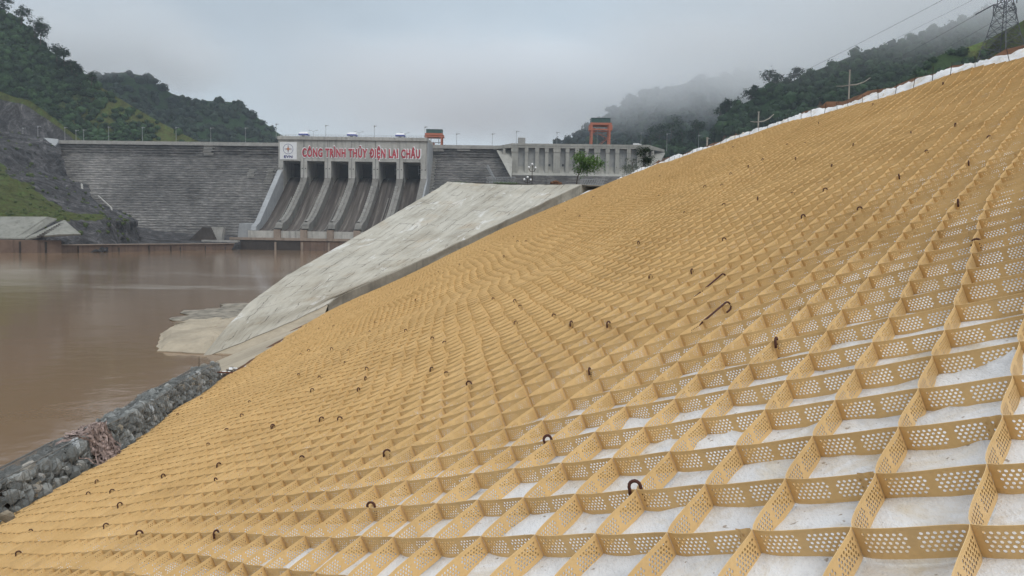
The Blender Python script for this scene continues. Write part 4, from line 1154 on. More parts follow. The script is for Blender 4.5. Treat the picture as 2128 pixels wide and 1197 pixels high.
# ================================================================== THINGS ON THE CREST
ORD = ['first','second','third','fourth','fifth','sixth','seventh','eighth','ninth','tenth','eleventh','twelfth']
def lamp(base, h, arm, label, twin=False, group='lamp posts along the dam crest', r=.13):
    root = empty('lamp_post', base, label, 'lamp post', group)
    b = MB(); b.bar((0,0,-.5), (0,0,h), r*1.25, 6, r*.7); b.build('pole', M_STEEL, root)
    for sgn in ((-1, 1) if twin else (1,)):
        b = MB(); b.tube([(0,0,h-.1), (sgn*arm*.5,-.1,h+.35), (sgn*arm,-.2,h+.5)], .09, 5); arm_o = b.build('arm', M_STEEL, root)
        b = MB(); b.box((sgn*arm-.55,-.45,h+.42), (sgn*arm+.55,.05,h+.62)); b.build('lamp_head', M_STEEL, arm_o)
    if not twin:
        b = MB(); b.box((-.28,-.28,h-.02), (.28,.28,h+.75)); b.build('lantern', M_STEEL, root)
def crest_pt(px, q=-3):
    r = np.array(ray(px, 300)); Yd = 464.5 - q
    for _ in range(8): t = r[0]*Yd + 91.5 + q*.03; Yd = 464.5 - t*.027 - q
    return t
left_l = [(48,266),(79,263),(135,265),(158,271),(174,270),(226,264),(296,265),(366,265),(438,266),(510,266)]
for i, (px, py) in enumerate(left_l):
    t = crest_pt(px); p = dam(t, -3, CR-1.2)
    if px < 120: p.z = at(px, 284, p.y).z
    zt = at(px, py, p.y).z
    lamp(p, zt-p.z-.5, 1.3, 'slim grey lamp post left of the spillway, %s from the left end' % ORD[i] if i else 'slim grey lamp post above the dark cliff, nearest the picture edge')
for i, (px, py) in enumerate([(574,258),(677,261),(778,262),(883,264)]):
    t = crest_pt(px, 16); p = dam(t, 16, ZT+1.9); zt = at(px, py, p.y).z
    lamp(p, zt-p.z-.5, 1.0, 'tall lantern post on the spillway roof edge, %s from the left' % ORD[i])
for i, (px, py) in enumerate([(651,271),(746,274),(842,276)]):
    t = crest_pt(px, 0); p = dam(t, 0, ZT+1.2); zt = at(px, py, p.y).z
    lamp(p, zt-p.z-.5, 2.2, 'twin armed street lamp on the spillway roof, %s from the left' % ORD[i], True)
for i, (px, py) in enumerate([(949,278),(1023,278),(1073,273),(1157,275),(1241,272),(1332,276),(1386,278),(1452,281),(1469,288)]):
    t = crest_pt(px); p = dam(t, -3, CR-1.2); zt = at(px, py, p.y).z
    lamp(p, zt-p.z-.5, 1.3, 'slim grey lamp post right of the spillway, %s from the spillway' % ORD[i])
# cabins on the spillway roof
def cabin(px, q, wd, hh, label):
    t = crest_pt(px, q); p = dam(t, q, ZT+1.5)
    root = empty('roof_cabin', p, label, 'cabin', 'white cabins on the spillway roof')
    b = MB(); b.box((-wd*.4,-2,0),(wd*.4,2,hh*.62)); cb_o = b.build('cabin_body', M_WHITEP, root)
    b = MB(); b.box((-wd*.5,-2.6,hh*.62+.004),(wd*.5,2.6,hh*.62+.75)); b.build('blue_band', M_BLUEP, root)
    b = MB(); b.hexa([Vector(v) for v in ((-wd*.48,-2.5,hh*.62+.76),(wd*.48,-2.5,hh*.62+.76),(wd*.48,2.5,hh*.62+.76),(-wd*.48,2.5,hh*.62+.76),(-wd*.42,-2,hh+.3),(wd*.40,-2,hh+.3),(wd*.44,2,hh+1.1),(-wd*.42,2,hh+1.1))]); b.build('roof', M_WHITEP, root)
    b = MB(); b.box((-wd*.16,-2.05,hh*.28),(wd*.16,-2.0,hh*.52)); b.build('window', M_GLASS, cb_o)
for px, lab in ((632,'white blue banded cabin above the second bay of the spillway'),(732,'white blue banded cabin above the middle of the spillway'),(832,'white blue banded cabin above the right end of the spillway lettering')):
    cabin(px, 13, 5.2, 3.4, lab)
t = crest_pt(595, 12); p = dam(t, 12, ZT+1.0); root = empty('roof_hut', p, 'low pale hut with a flat roof above the logo panel', 'hut')
b = MB(); b.box((-2.6,-2,0),(2.6,2,1.9)); b.build('hut_body', M_WHITEC, root); b = MB(); b.box((-3.1,-2.4,1.904),(3.1,2.4,2.2)); b.build('hut_roof', M_WHITEP, root)
# gantry cranes
def crane(px, wd, dep, h, roof, label, stair):
    t = crest_pt(px, -4); p = dam(t, -4, CR-1.0)
    root = empty('gantry_crane', p, label, 'gantry crane')
    lt_ = wd*.038
    for sx in (-1, 1):
        for sy in (-1, 1):
            b = MB(); x_ = sx*wd*.42; y_ = sy*dep*.5; b.box((x_-lt_, y_-lt_, 0), (x_+lt_, y_+lt_, h)); b.build('leg', M_ORANGE, root)
    for sy in (-1, 1):
        b = MB(); b.box((-wd*.5, sy*dep*.5-.55, h+.004), (wd*.5, sy*dep*.5+.55, h+1.3)); b.build('girder', M_ORANGE, root)
        b = MB(); zz = h - (3.0 if stair else 1.0); b.box((-wd*.42+lt_, sy*dep*.5-.35, zz), (wd*.42-lt_, sy*dep*.5+.35, zz+.8)); b.build('cross_beam', M_ORANGE, root)
    b = MB(); b.box((-wd*.42+lt_, -dep*.5-.2, h*.32 if not stair else .6), (wd*.42-lt_, -dep*.5+.2, (h*.32 if not stair else .6)+.5)); b.build('sill_beam', M_ORANGE if stair else M_STEEL, root)
    b = MB(); b.box((-wd*.44, -dep*.55, h+1.31), (wd*.44, dep*.55, h+1.31+roof*.86)); mhs = b.build('machine_house', M_GREENP, root)
    b = MB(); b.hexa([Vector(v) for v in ((-wd*.46,-dep*.6,h+1.32+roof*.86),(wd*.46,-dep*.6,h+1.32+roof*.86),(wd*.46,dep*.6,h+1.32+roof*.86),(-wd*.46,dep*.6,h+1.32+roof*.86),(-wd*.45,-dep*.1,h+1.4+roof),(wd*.45,-dep*.1,h+1.4+roof),(wd*.45,dep*.1,h+1.4+roof),(-wd*.45,dep*.1,h+1.4+roof))]); b.build('roof', M_GREENP, mhs)
    b = MB()
    for sx in (-1, 1): b.box((sx*wd*.5-.5, -dep*.55, h-1.0 - (2 if stair else 0)), (sx*wd*.5+.5, dep*.3, h-.004)); b.build('end_platform', M_ORANGE, root); b = MB()
    if stair:
        b = MB()
        b.bar((-wd*.1,-1.0,1.2), (wd*.36,-1.0,h*.46), .22); b.bar((-wd*.1,-1.0,2.2), (wd*.36,-1.0,h*.46+1), .1); b.bar((wd*.36,-1,h*.46), (-wd*.06,-1,h*.64), .22)
        b.bar((-wd*.42,-1,h*.64),(wd*.42,-1,h*.64), .12); b.build('stairway', M_ORANGE, root)
        b = MB(); b.box((-wd*.36,-1,h-4.2),(-wd*.26,1,h-1.4)); b.build('cab', M_ORANGE, root)
        b = MB(); b.box((-wd*.32,-1,.3),(wd*.0,1,2.0)); b.build('trolley', M_ORANGE, root)
    else:
        b = MB()
        for x_ in (-wd*.2, wd*.24): b.bar((x_,0,h-1),(x_,0,h*.3), .25)
        b.build('hoist_rod', M_STEEL, root)
        b = MB(); b.box((-wd*.12,-1.5,.1),(wd*.0,1.5,3.0)); b.build('hoist_drum', M_ORANGE, root)
crane(903, 10.6, 7, 6.6, 2.6, 'short red orange gantry crane with a green house beside the spillway', False)
crane(1246.5, 12.6, 8, 13.8, 3.2, 'tall orange gantry crane with a green house above the intake', True)
t = crest_pt(1084, -3); p = dam(t, -3, CR+.4); root = empty('crest_cabinet', p, 'pale grey ribbed box standing on the intake roof', 'cabinet')
b = MB(); b.box((-2.2,-1.5,-.6),(2.2,1.5,4.6)); b.build('box_body', M_WHITEC, root)
b = MB()
for k in range(5): b.box((-2.0+k*.9,-1.56,-.4),(-1.85+k*.9,-1.5,4.4))
b.build('ribs', M_STEEL, root); b = MB(); b.box((-4.6,-1.7,-.9),(2.6,1.7,-.604)); b.build('base_slab', M_PLINTH, root)
# white truck on the crest road
t = crest_pt(1325, -4); p = dam(t, -4, CR+.2); root = empty('parked_truck', p, 'small white truck seen over the intake parapet', 'truck')
b = MB(); b.box((-2.6,-1,.7),(.9,1,2.5)); b.build('cargo_box', M_WHITEP, root)
b = MB(); b.hexa([Vector(v) for v in ((1.0,-.95,.7),(2.6,-.95,.7),(2.6,.95,.7),(1.0,.95,.7),(1.0,-.9,2.2),(2.1,-.9,2.2),(2.1,.9,2.2),(1.0,.9,2.2))]); b.build('cab', M_WHITEP, root)
for x_ in (-1.8, 1.8):
    for y_ in (-.95, .95):
        b = MB(); b.bar((x_, y_-.1, .45), (x_, y_+.1, .45), .45, 12); b.build('wheel', M_BLACKP, root)

# ================================================================== TERRACE FURNITURE
def globe_lamp(base, h, r, label):
    root = empty('globe_lamp', base, label, 'lamp post', 'white globe park lamps')
    b = MB(); b.bar((0,0,-3), (0,0,h*.80), .07, 8, .05); b.build('pole', M_STAKE, root)
    for k, (x_, z_) in enumerate(((-r*3.1, h*.88), (0, h*1.06), (r*3.0, h*.86))):
        b = MB(); b.tube([(0,0,h*.62), (x_*.6,0,h*.64), (x_,0,z_-r*1.05)], .045, 5); arm = b.build('arm', M_STAKE, root)
        b = MB(); b.ball((x_, 0, z_), r, 3); b.build('globe', M_GLOBE, arm, True)
globe_lamp(at(1105.5, 380, 104), 2.35, .145, 'black three armed park lamp with white globes on the terrace edge')
p = at(1096, 396, 108); globe_lamp(p, 1.75, .15, 'three white lamp globes peeping over the terrace edge beside the taller lamp')
def truss(a, b_, wd, label, n=9):
    root = empty('steel_truss', a, label, 'steel truss', 'grey steel lattice frames lying on the terrace'); l0 = Vector(a); a, b_ = Vector(a), Vector(b_)
    d = (b_-a); up = Vector((0,0,wd)); sd_ = Vector((d.y,-d.x,0)).normalized()*wd*.7
    ch = MB(); br = MB()
    for o_ in (Vector((0,0,0)), up, sd_, sd_+up): ch.bar(a+o_-l0, b_+o_-l0, .045)
    for k in range(n):
        p, q = a + d*k/n - l0, a + d*(k+1)/n - l0
        br.bar(p, q+up, .03); br.bar(p+up, p, .03); br.bar(p+sd_, q+up+sd_, .03); br.bar(p, p+sd_, .03); br.bar(p+up, p+up+sd_, .03)
    ch.build('chords', M_STEEL, root); br.build('braces', M_STEEL, root)
truss(at(1014, 348, 107), at(1031, 380, 106), .35, 'steel lattice frame propped up steeply on the terrace', 8)
truss(at(1012, 381, 106), at(1072, 380, 105), .75, 'steel lattice frame lying below the propped one', 11)
truss(at(1206, 385, 103), at(1256, 384, 103), .75, 'steel lattice frame lying right of the young tree', 10)
for px, wd, lab in ((1052, 1.6, 'grass tuft on the slab edge near the trusses'), (957, .9, 'small grass tuft at the left of the slab edge')):
    p = at(px, 383, 101); V = []; F = []
    for k in range(160):
        q = p + Vector((random.uniform(-wd,wd), random.uniform(-.3,.5), -.1)); h = random.uniform(.25,.55); dx = random.uniform(-.2,.2); b0 = len(V)
        V += [q, q+Vector((.06,0,0)), q+Vector((dx,random.uniform(-.1,.1),h))]; F.append((b0,b0+1,b0+2))
    o = mesh_obj('grass_tuft', V, F, M_GRASS); tag(o, lab, 'grass tuft')
b = MB()
for k in range(14): 
    p = at(1152+random.uniform(-9,16), 382, 103) + Vector((0,0,random.uniform(-.1,.25))); b.ball(p, random.uniform(.12,.35), 1, (1.4,1,.6), .25)
o = b.build('soil_heap', M_SOILB); tag(o, 'small heap of reddish earth left of the young tree', 'soil heap')

# ================================================================== RIGHT SIDE POLES, PYLON, LINES
def arm_post(px, py_b, py_t, D, ra, la, label):
    base = at(px, py_b+14, D); h = at(px, py_t, D).z - base.z; sc = D/FPX
    root = empty('arm_post', base, label, 'post', 'pale posts with curved arms behind the slope')
    b = MB(); b.bar((0,0,-1.5),(0,0,h), sc*1.75, 8, sc*1.35); b.bar((0,0,h),(0,0,h+sc*2), sc*2.1, 8); b.build('pole', M_POLE, root)
    z0 = h*.60
    b = MB(); b.tube([(0,0,z0), (ra*.35,.0,z0+sc*1.5), (ra*.7,0,z0+sc*7), (ra,0,z0+sc*16)], [sc*1.5, sc*1.4, sc*1.2, sc*.8], 6); b.build('arm', M_POLE, root)
    b = MB(); b.tube([(0,0,z0), (-la*.5,.6,z0+sc*1.0), (-la,1.2,z0+sc*4)], [sc*1.3, sc*1.0, sc*.6], 6); b.build('arm', M_POLE, root)
arm_post(1763, 208, 147, 62, 1.65, .55, 'larger pale post with curved arms beyond the fabric margin')
arm_post(1575, 268, 234, 95, 1.85, .6, 'smaller pale post with curved arms farther along the berm')
root = empty('stub_post', at(1469, 312, 75), 'short pale pipe post near the dam end of the berm', 'post')
b = MB(); b.bar((0,0,-1),(0,0,at(1469,288,75).z-at(1469,312,75).z), .08, 8); b.build('pole', M_POLE, root)
b = MB(); b.bar((0,0,at(1469,288,75).z-at(1469,312,75).z), (0,0,at(1469,287,75).z-at(1469,312,75).z+.06), .11, 8); b.build('cap', M_POLE, root)

pyb = at(2083, 122, 250); M2 = 250/FPX
py_root = empty('pylon', pyb, 'tall grey lattice power pylon on the green hill', 'power pylon'); py_root.rotation_euler = (0, 0, R(20))
lg = MB(); br = MB()
zc, zw, zt = 97*M2, 100*M2, 97*M2 + 24
hb, hw, ht = 31*M2, 10.5*M2, 7.5*M2
cor = [(-1,-1),(1,-1),(1,1),(-1,1)]
levels = [(-3, hb*1.04), (0, hb), (zc*.26, hb*.86), (zc*.48, hb*.68), (zc*.70, hb*.56), (zc*.92, hb*.45), (zc*1.10, hw*.95), (zc*1.3, hw*.9), (zc*1.5, hw*.85), (zt, ht*.4)]
for (z0, w0), (z1, w1) in zip(levels[:-1], levels[1:]):
    for k, (sx, sy) in enumerate(cor):
        lg.bar((sx*w0, sy*w0, z0), (sx*w1, sy*w1, z1), .16)
        ex, ey = cor[(k+1) % 4]
        br.bar((sx*w0, sy*w0, z0), (ex*w1, ey*w1, z1), .075); br.bar((ex*w0, ey*w0, z0), (sx*w1, sy*w1, z1), .075)
        br.bar((sx*w1, sy*w1, z1), (ex*w1, ey*w1, z1), .075)
        mxp = Vector(((sx+ex)/2*(w0+w1)/2, (sy+ey)/2*(w0+w1)/2, (z0+z1)/2))
        br.bar((sx*(w0+w1)/2, sy*(w0+w1)/2, (z0+z1)/2), mxp, .05); br.bar((ex*(w0+w1)/2, ey*(w0+w1)/2, (z0+z1)/2), mxp, .05)
lg.build('legs', M_PYLON, py_root); br.build('bracing', M_PYLON, py_root)
AL = 32*M2
tips = []
for zz in (zc*.97, zc*1.32):
    for sx in (-1, 1):
        b = MB(); tip = Vector((sx*AL, 0, zz+1.6))
        for sy in (-1, 1):
            b.bar((sx*hw, sy*hw, zz), tip, .11); b.bar((sx*hw, sy*hw, zz+2.6), tip, .11)
            for f_ in (.25, .5, .75):
                lo = Vector((sx*hw, sy*hw, zz)).lerp(tip, f_); hi = Vector((sx*hw, sy*hw, zz+2.6)).lerp(tip, f_ - .2)
                b.bar(lo, hi, .06)
        for f_ in (.2, .45, .7): b.bar(Vector((sx*hw, -hw, zz)).lerp(tip, f_), Vector((sx*hw, hw, zz)).lerp(tip, f_+.15), .06)
        ca_o = b.build('cross_arm', M_PYLON, py_root)
        b = MB(); b.bar(tip, tip + Vector((0,0,-3.6)), .16, 6); b.build('insulator', M_PYLON, ca_o)
        tips.append(tip)
RM = Matrix.Rotation(R(20), 4, 'Z')
def wire(a, b_, sag, r, label, group='power lines over the right hillside', n=40):
    pts = []
    for k in range(n+1):
        f_ = k/n; p = Vector(a).lerp(Vector(b_), f_); p.z -= sag*4*f_*(1-f_); pts.append(p)
    bb = MB(); bb.tube(pts, r, 4); o = bb.build('power_line', M_PYLON); tag(o, label, 'power line', group)
W_ = lambda p: pyb + RM @ p
wire(W_(tips[0]), at(1480, 262, 900), 12, .07, 'power line leaving the left tip of the lower pylon arm')
wire(W_(tips[1]), at(1560, 240, 900), 14, .06, 'power line leaving the right tip of the lower pylon arm')
wire(at(1985, -14, 300), at(1440, 252, 900), 3, .08, 'thick power line crossing the sky highest of the set')
wire(at(2060, -20, 300), at(1540, 225, 900), 3, .06, 'thin power line crossing the sky below the highest one')
b = MB(); a0 = W_(tips[0]); a1 = at(2028, 30, 262); b.bar(a0, a1, .22, 6); o = b.build('tension_insulator', M_PYLON); o.parent = None; tag(o, 'long dark insulator string strung from the pylon arm to a line', 'insulator')

# ================================================================== GEOCELL MAT
wj1, wj2, wj3, wj4 = sines(150, 2.6, 9), sines(151, 2.9, 9), sines(152, 7.5, 9), sines(153, 8.5, 9)
hj = sines(154, .7, 9)
def warp(s, u):
    f = np.clip((s-3.5)/9, 0, 1); g = np.clip((s-8)/8, 0, 1)
    return s + f*.025*wj1(s, u) + g*.10*wj3(s, u*1.3), u + f*.025*wj2(s, u) + g*.10*wj4(s, u*1.3)
KLO, KHI = -60, 78; MLO, MHI = -22, 420
segs = []            # (m0,k0) -> (m1,k1), travelling towards -s
_xs = np.linspace(-10, 110, 2401); _ds = np.interp(_xs, [4.3, 6.6], [1.0, .74]); _fs = np.concatenate([[0], np.cumsum((_ds[1:]+_ds[:-1])/2)*(_xs[1]-_xs[0])]); _fs += 0 - np.interp(0, _xs, _fs)
_xu = np.linspace(-20, 24, 1761); _du = np.interp(_xu, [-2.4, -.5, 1.7, 3.3], [.74, 1.0, 1.0, .80]); _fu = np.concatenate([[0], np.cumsum((_du[1:]+_du[:-1])/2)*(_xu[1]-_xu[0])]); _fu += 0 - np.interp(0, _xu, _fu)
def node(m_, k): return float(np.interp(S0 + m_*A_, _xs, _fs)), float(np.interp(U0 + k*B_, _xu, _fu))
def node_near(s, u): return (float(np.interp(s, _fs, _xs)) - S0)/A_, (float(np.interp(u, _fu, _xu)) - U0)/B_
def rnd(m_, k, c):
    v = math.sin(m_*127.1 + k*311.7 + c*74.7)*43758.5453; return v - math.floor(v) - .5
def inside(s, u, lo=0.0):
    return u <= U_TOP + .05 and u >= u_bot(s) - .02 and (s < 54 or u_bot(s) <= u) and s > -3.2
VV = []; FF = []; UVv = []; MI = []; nV = 0
camO = np.array([0, 0, EYE])
LW = .356
def emit_wall(P0, P1, up, kind, tabside=None):
    """P0,P1: slope (s,u) ends; kind near/mid/far"""
    global nV
    ns = {0: 9, 1: 3, 2: 1}[kind]
    k = np.linspace(0, 1, ns+1)
    a, b = np.array(P0[:2]), np.array(P1[:2])
    if kind < 2:
        tg = np.array([-.016, 0.0]); tg2 = np.array([-.050, 0.0]) if kind == 0 else np.array([-.03, 0])
        o0, o1 = (.0013, -.0013) if up else (-.0013, .0013)
        c0 = a + np.array([0, o0]); c3 = b + np.array([0, o1]); c1 = c0 + (tg2 if up else tg)*1.0 + (c3-c0)*.12; c2 = c3 - (tg if up else tg2) - (c3-c0)*.12
        kk = k[:,None]; C = (1-kk)**3*c0 + 3*(1-kk)**2*kk*c1 + 3*(1-kk)*kk**2*c2 + kk**3*c3
    else: C = a*(1-k[:,None]) + b*k[:,None]
    h0, h1 = P0[2], P1[2]; hh = h0*(1-k) + h1*k
    lean = P0[3]*(1-k) + P1[3]*k
    lo = slope(C[:,0], C[:,1], .004); hi = slope(C[:,0], C[:,1] + lean, CELL_H + hh)
    d = np.r_[0, np.cumsum(np.linalg.norm(np.diff(C, axis=0), axis=1))]
    if kind == 0:
        tn = np.gradient(C, axis=0); nn = np.stack([-tn[:,1], tn[:,0]], 1); nn /= np.linalg.norm(nn, axis=1)[:,None]; w3 = .0011*(nn[:,:1]*D_ + nn[:,1:]*U_)
        pts = np.concatenate([lo-w3, hi-w3, hi+w3, lo+w3]); n = ns+1
        VV.append(pts); b0 = nV; nV += 4*n
        for i in range(ns):
            for r0, r1, v0, v1 in ((0, 1, 0, CELL_H), (1, 2, CELL_H, CELL_H), (2, 3, CELL_H, 0)):
                FF.append((b0+r0*n+i, b0+r0*n+i+1, b0+r1*n+i+1, b0+r1*n+i)); UVv.append(((d[i], v0), (d[i+1], v0), (d[i+1], v1), (d[i], v1))); MI.append(0)
    else:
        n = ns+1; VV.append(np.concatenate([lo, hi])); b0 = nV; nV += 2*n
        for i in range(ns):
            FF.append((b0+i, b0+i+1, b0+n+i+1, b0+n+i)); UVv.append(((d[i], 0), (d[i+1], 0), (d[i+1], CELL_H), (d[i], CELL_H))); MI.append(0 if kind == 1 else 1)
NS = {}
def nodeinfo(m_, k):
    q = NS.get((m_, k))
    if q is None:
        s, u = node(m_, k); s, u = warp(s, u); s, u = float(s), float(u)
        f = min(1, max(0, (s-2)/10)); j = .005 + .012*f
        s += rnd(m_, k, 1)*j*2; u += rnd(m_, k, 2)*j*2
        q = NS[(m_, k)] = (s, u, .0018*float(hj(s, u)) + rnd(m_, k, 3)*(.004 + .012*f), rnd(m_, k, 4)*.03*f)
    return q
for k in range(KLO, KHI):
    for m_ in range(MLO, MHI):
        lo_first = (m_ - k) % 2 == 0         # lattice node (m,k) exists when m and k share parity
        n1 = (m_, k) if lo_first else (m_, k+1)
        n0 = (m_+1, k+1) if lo_first else (m_+1, k)
        s_, u_ = node(m_ + .5, k + .5)
        if not (s_ > -3.0 and u_ < U_TOP and u_ > u_bot(s_) + .05 and s_ < 75): continue
        a, b = nodeinfo(*n0), nodeinfo(*n1)
        dist = math.hypot(s_, u_)
        kind = 0 if dist < 8.5 else (1 if dist < 21 else 2)
        emit_wall(a, b, not lo_first, kind)
# strip ends overlapping along the mat joints
for mj in (0, 10, 20, 30, 40):
    for k in range(KLO, KHI):
        if (mj - k) % 2: continue
        s, u, h, l = nodeinfo(mj, k)
        if not (u < U_TOP and u > u_bot(s) + .1): continue
        if math.hypot(s, u) > 14: continue
        a = (s + .050, u - .046, .001, 0); b = (s + .002, u - .003, .004, 0)
        emit_wall(a, b, True, 1)
mat_o = mesh_obj('geocell_mat', np.concatenate(VV), FF, [M_CELL, M_CELL_FAR], None, MI, smooth=False, uvs=np.array(UVv).reshape(-1, 2))
tag(mat_o, 'tan perforated plastic geocell mat stretched open over the whole slope', 'geocell mat')
del VV, FF, UVv, MI

# ================================================================== ANCHORS
def frame_at(s, u):
    p = slope(np.array(s), np.array(u), 0.0)
    M = Matrix(((E_[0], D_[0], NV[0], 0), (E_[1], D_[1], NV[1], 0), (E_[2], D_[2], NV[2], 0), (0,0,0,1)))
    return Matrix.Translation(Vector(p)) @ M
def hook_mesh(h=.130, r=.0078, bend=.025, n=8):
    b = MB(); pts = [(0,0,-.12), (0,0,h-bend)]
    for k in range(1, 9):
        a = math.pi*k/8*1.08; pts.append((-bend + bend*math.cos(a), 0, h-bend + bend*math.sin(a)))
    pts.append((-2*bend - .004, 0, h-bend-.03)); b.tube(pts, r, 7); return b
HK = hook_mesh().build('rebar_hook', M_RUST, None, True)
HG = 'rusty rebar hooks pinning the geocell mat'
HL = 'rusty rebar hook bent over a wall of the tan geocell mat'
first = True
def place_hook(s, u, label=HL, sc=1.0, rz=None, tilt=0.0):
    global first
    mf, kf = node_near(s, u); m_ = round(mf); k = round(kf)
    if (m_ - k) % 2: k += 1 if kf > k else -1
    q = nodeinfo(m_, k)
    o = HK if first else HK.copy()
    if not first: COL.objects.link(o)
    first = False
    M = frame_at(q[0] + .012, q[1] + .01)
    o.matrix_world = M @ Matrix.Rotation(rz if rz is not None else random.uniform(-.6, 1.2), 4, 'Z') @ Matrix.Rotation(tilt, 4, 'Y') @ Matrix.Scale(sc, 4)
    tag(o, label, 'anchor hook', HG)
    return o
random.seed(77)
PXH = [(1320,1010),(1210,870),(760,1055),(1650,681),(2080,480),(1940,437),(1752,446),(1723,388),(1522,486),(1217,688),(1158,786),(1187,667),(1125,665),(944,810),(811,936),(656,934),(693,854),
 (706,868),(912,756),(950,762),(776,755),(766,777),(922,686),(922,708),(731,807),(630,812),(655,786),(633,770),(697,756),(736,719),(823,696),(760,690),(779,666),(543,893),(517,852),(528,827),(631,731),
 (1064,624),(1051,605),(1095,653),(1065,641),(1634,462),(1704,350),(1924,308),(2014,327),(1861,283),(1770,297),(1665,321),(1620,303),(2075,270),(1969,262),(1343,493),(1402,572),(1322,579),(1484,429),
 (1433,431),(1496,384),(1624,406),(1836,372),(1665,295),(1551,417),(418,923),(474,952),(450,993),(349,979),(201,997),(250,1006),(169,1030),(263,1039),(200,1093),(262,1118),(461,1091),(46,1142),(78,1091),(474,885),(543,892)]
NAMED = {0: 'large rusty hook on the cell wall in front of all the others', 1: 'rusty hook just up the slope from the white floored cells at centre', 2: 'rusty hook at the lower middle edge of the mat', 3: 'rusty hook on the wall beside the bright open cells at right', 4: 'rusty hook at the far right of the mat beside bright perforations'}
used = set()
for i, (px, py) in enumerate(PXH):
    s, u = on_slope(px, py + 4)
    if not (0 < s < 70 and u_bot(s) + .2 < u < 13.9): continue
    place_hook(s, u, NAMED.get(i, HL), random.uniform(.95, 1.08), None, random.uniform(-.25, .25))
for i in range(60):
    s = random.uniform(17, 66); u = random.uniform(u_bot(s) + .5, 13.5); place_hook(s, u, HL, random.uniform(1.0, 1.25), None, random.uniform(-.3, .3))
# two long pins not yet driven home
for nm, (pa, pb) in {'higher': ((1500, 570), (1462, 597)), 'lower': ((1508, 629), (1455, 667))}.items():
    sa, ua = on_slope(*pa); sb, ub = on_slope(*pb)
    B3 = Vector(slope(np.array(sb), np.array(ub), CELL_H - .02)); A3 = at(*pa, B3.y + .16)
    ax = (A3 - B3).normalized(); nv = Vector(NV); sd_ = (nv - ax*nv.dot(ax)).normalized()
    pts = [B3 - ax*.15, B3, A3]
    for k in range(1, 9):
        a = math.pi*k/8*1.05; pts.append(A3 + ax*.035*math.sin(a) - sd_*.035*(1-math.cos(a)))
    pts.append(pts[-1] - ax*.03)
    b = MB(); b.tube(pts, .0085, 7); o = b.build('rebar_hook', M_RUST, None, True)
    tag(o, 'long hooked rebar pin sticking out of the mat, the %s of two' % nm, 'anchor hook', HG)
# stakes along the top edge
b = MB(); b.bar((0,0,-.3),(0,0,.52), .0085, 6); SK = b.build('rebar_stake', M_STAKE)
SKH = hook_mesh(.46, .008, .04).build('rebar_stake', M_STAKE)
SL_ = 'thin dark rebar stake along the white fabric margin above the mat'; SLH = 'dark rebar stake with a bent top along the white fabric margin'
SGR = 'rebar stakes along the top of the mat'
s = 13.2; i = 0
while s < 60:
    hook = 24 < s < 31 and i % 2 == 0 or i % 9 == 4
    src = SKH if hook else SK
    o = src if src.get('label') is None else src.copy()
    if o is not src: COL.objects.link(o)
    o.matrix_world = frame_at(s, U_TOP + .04 + random.uniform(-.05, .05)) @ Matrix.Rotation(random.uniform(-.16, .16), 4, 'X') @ Matrix.Rotation(TH*.6 + random.uniform(-.2, .2), 4, 'Y') @ Matrix.Rotation(random.uniform(0, 3), 4, 'Z') @ Matrix.Scale(random.uniform(.75, 1.15), 4)
    tag(o, SLH if hook else SL_, 'stake', SGR)
    s += random.uniform(.75, 1.15); i += 1

# ================================================================== GABION WALL
random.seed(31)
ST_V, ST_F = ico_pts(2)
STN = []
for k in range(14):
    rr = np.random.default_rng(400+k); v = ST_V.copy()
    for _ in range(7):                       # facet the lump by cutting planes
        nrm = rr.normal(0, 1, 3); nrm /= np.linalg.norm(nrm); dd = rr.uniform(.30, .72); t = v @ nrm; v = v - np.clip(t - dd, 0, None)[:,None]*nrm
    STN.append(v*(1 + rr.uniform(-.02, .02, (len(v), 1))))
def stone_mesh(places, origin, name, parent):
    V = []; F = []; T = []; b = 0
    for (p, r, sc, tone) in places:
        v = STN[random.randrange(14)]; q = Vector((random.gauss(0,1), random.gauss(0,1), random.gauss(0,1), random.gauss(0,1)))
        from mathutils import Quaternion
        Rm = np.array(Quaternion(q).normalized().to_matrix())
        V.append((v*np.array(sc)) @ Rm.T*r + np.array(p) - origin); F.append(ST_F + b); b += len(v); T.append(np.full(len(v), tone))
    o = mesh_obj(name, np.concatenate(V), np.concatenate(F).tolist(), M_STONE, parent); tone_attr(o, np.concatenate(T)); return o
GS = np.arange(8.6, 27.01, 2.3)
def gab_frame(s):
    """inner foot, inner top, outer top, outer foot of the basket wall at s"""
    ub = u_bot(s) + .02
    foot = slope(np.array(s), np.array(ub), .05)
    top = foot + np.array([-.16, .0, .60 + .05*math.sin(s*2.1)])
    outr = top - .82*E_ + np.array([0, 0, -.24]); of = outr + np.array([-.12, 0, -1.0])
    return foot, top, outr, of
NG = len(GS)-1
place_name = ['at the lower left picture edge', 'just right of the picture edge', 'left of the pink rag heap', 'under the pink rag heap', 'just beyond the pink rag heap', 'in the middle of the wall', 'two before the far end', 'next to the far end', 'at the far end by the thin pole']
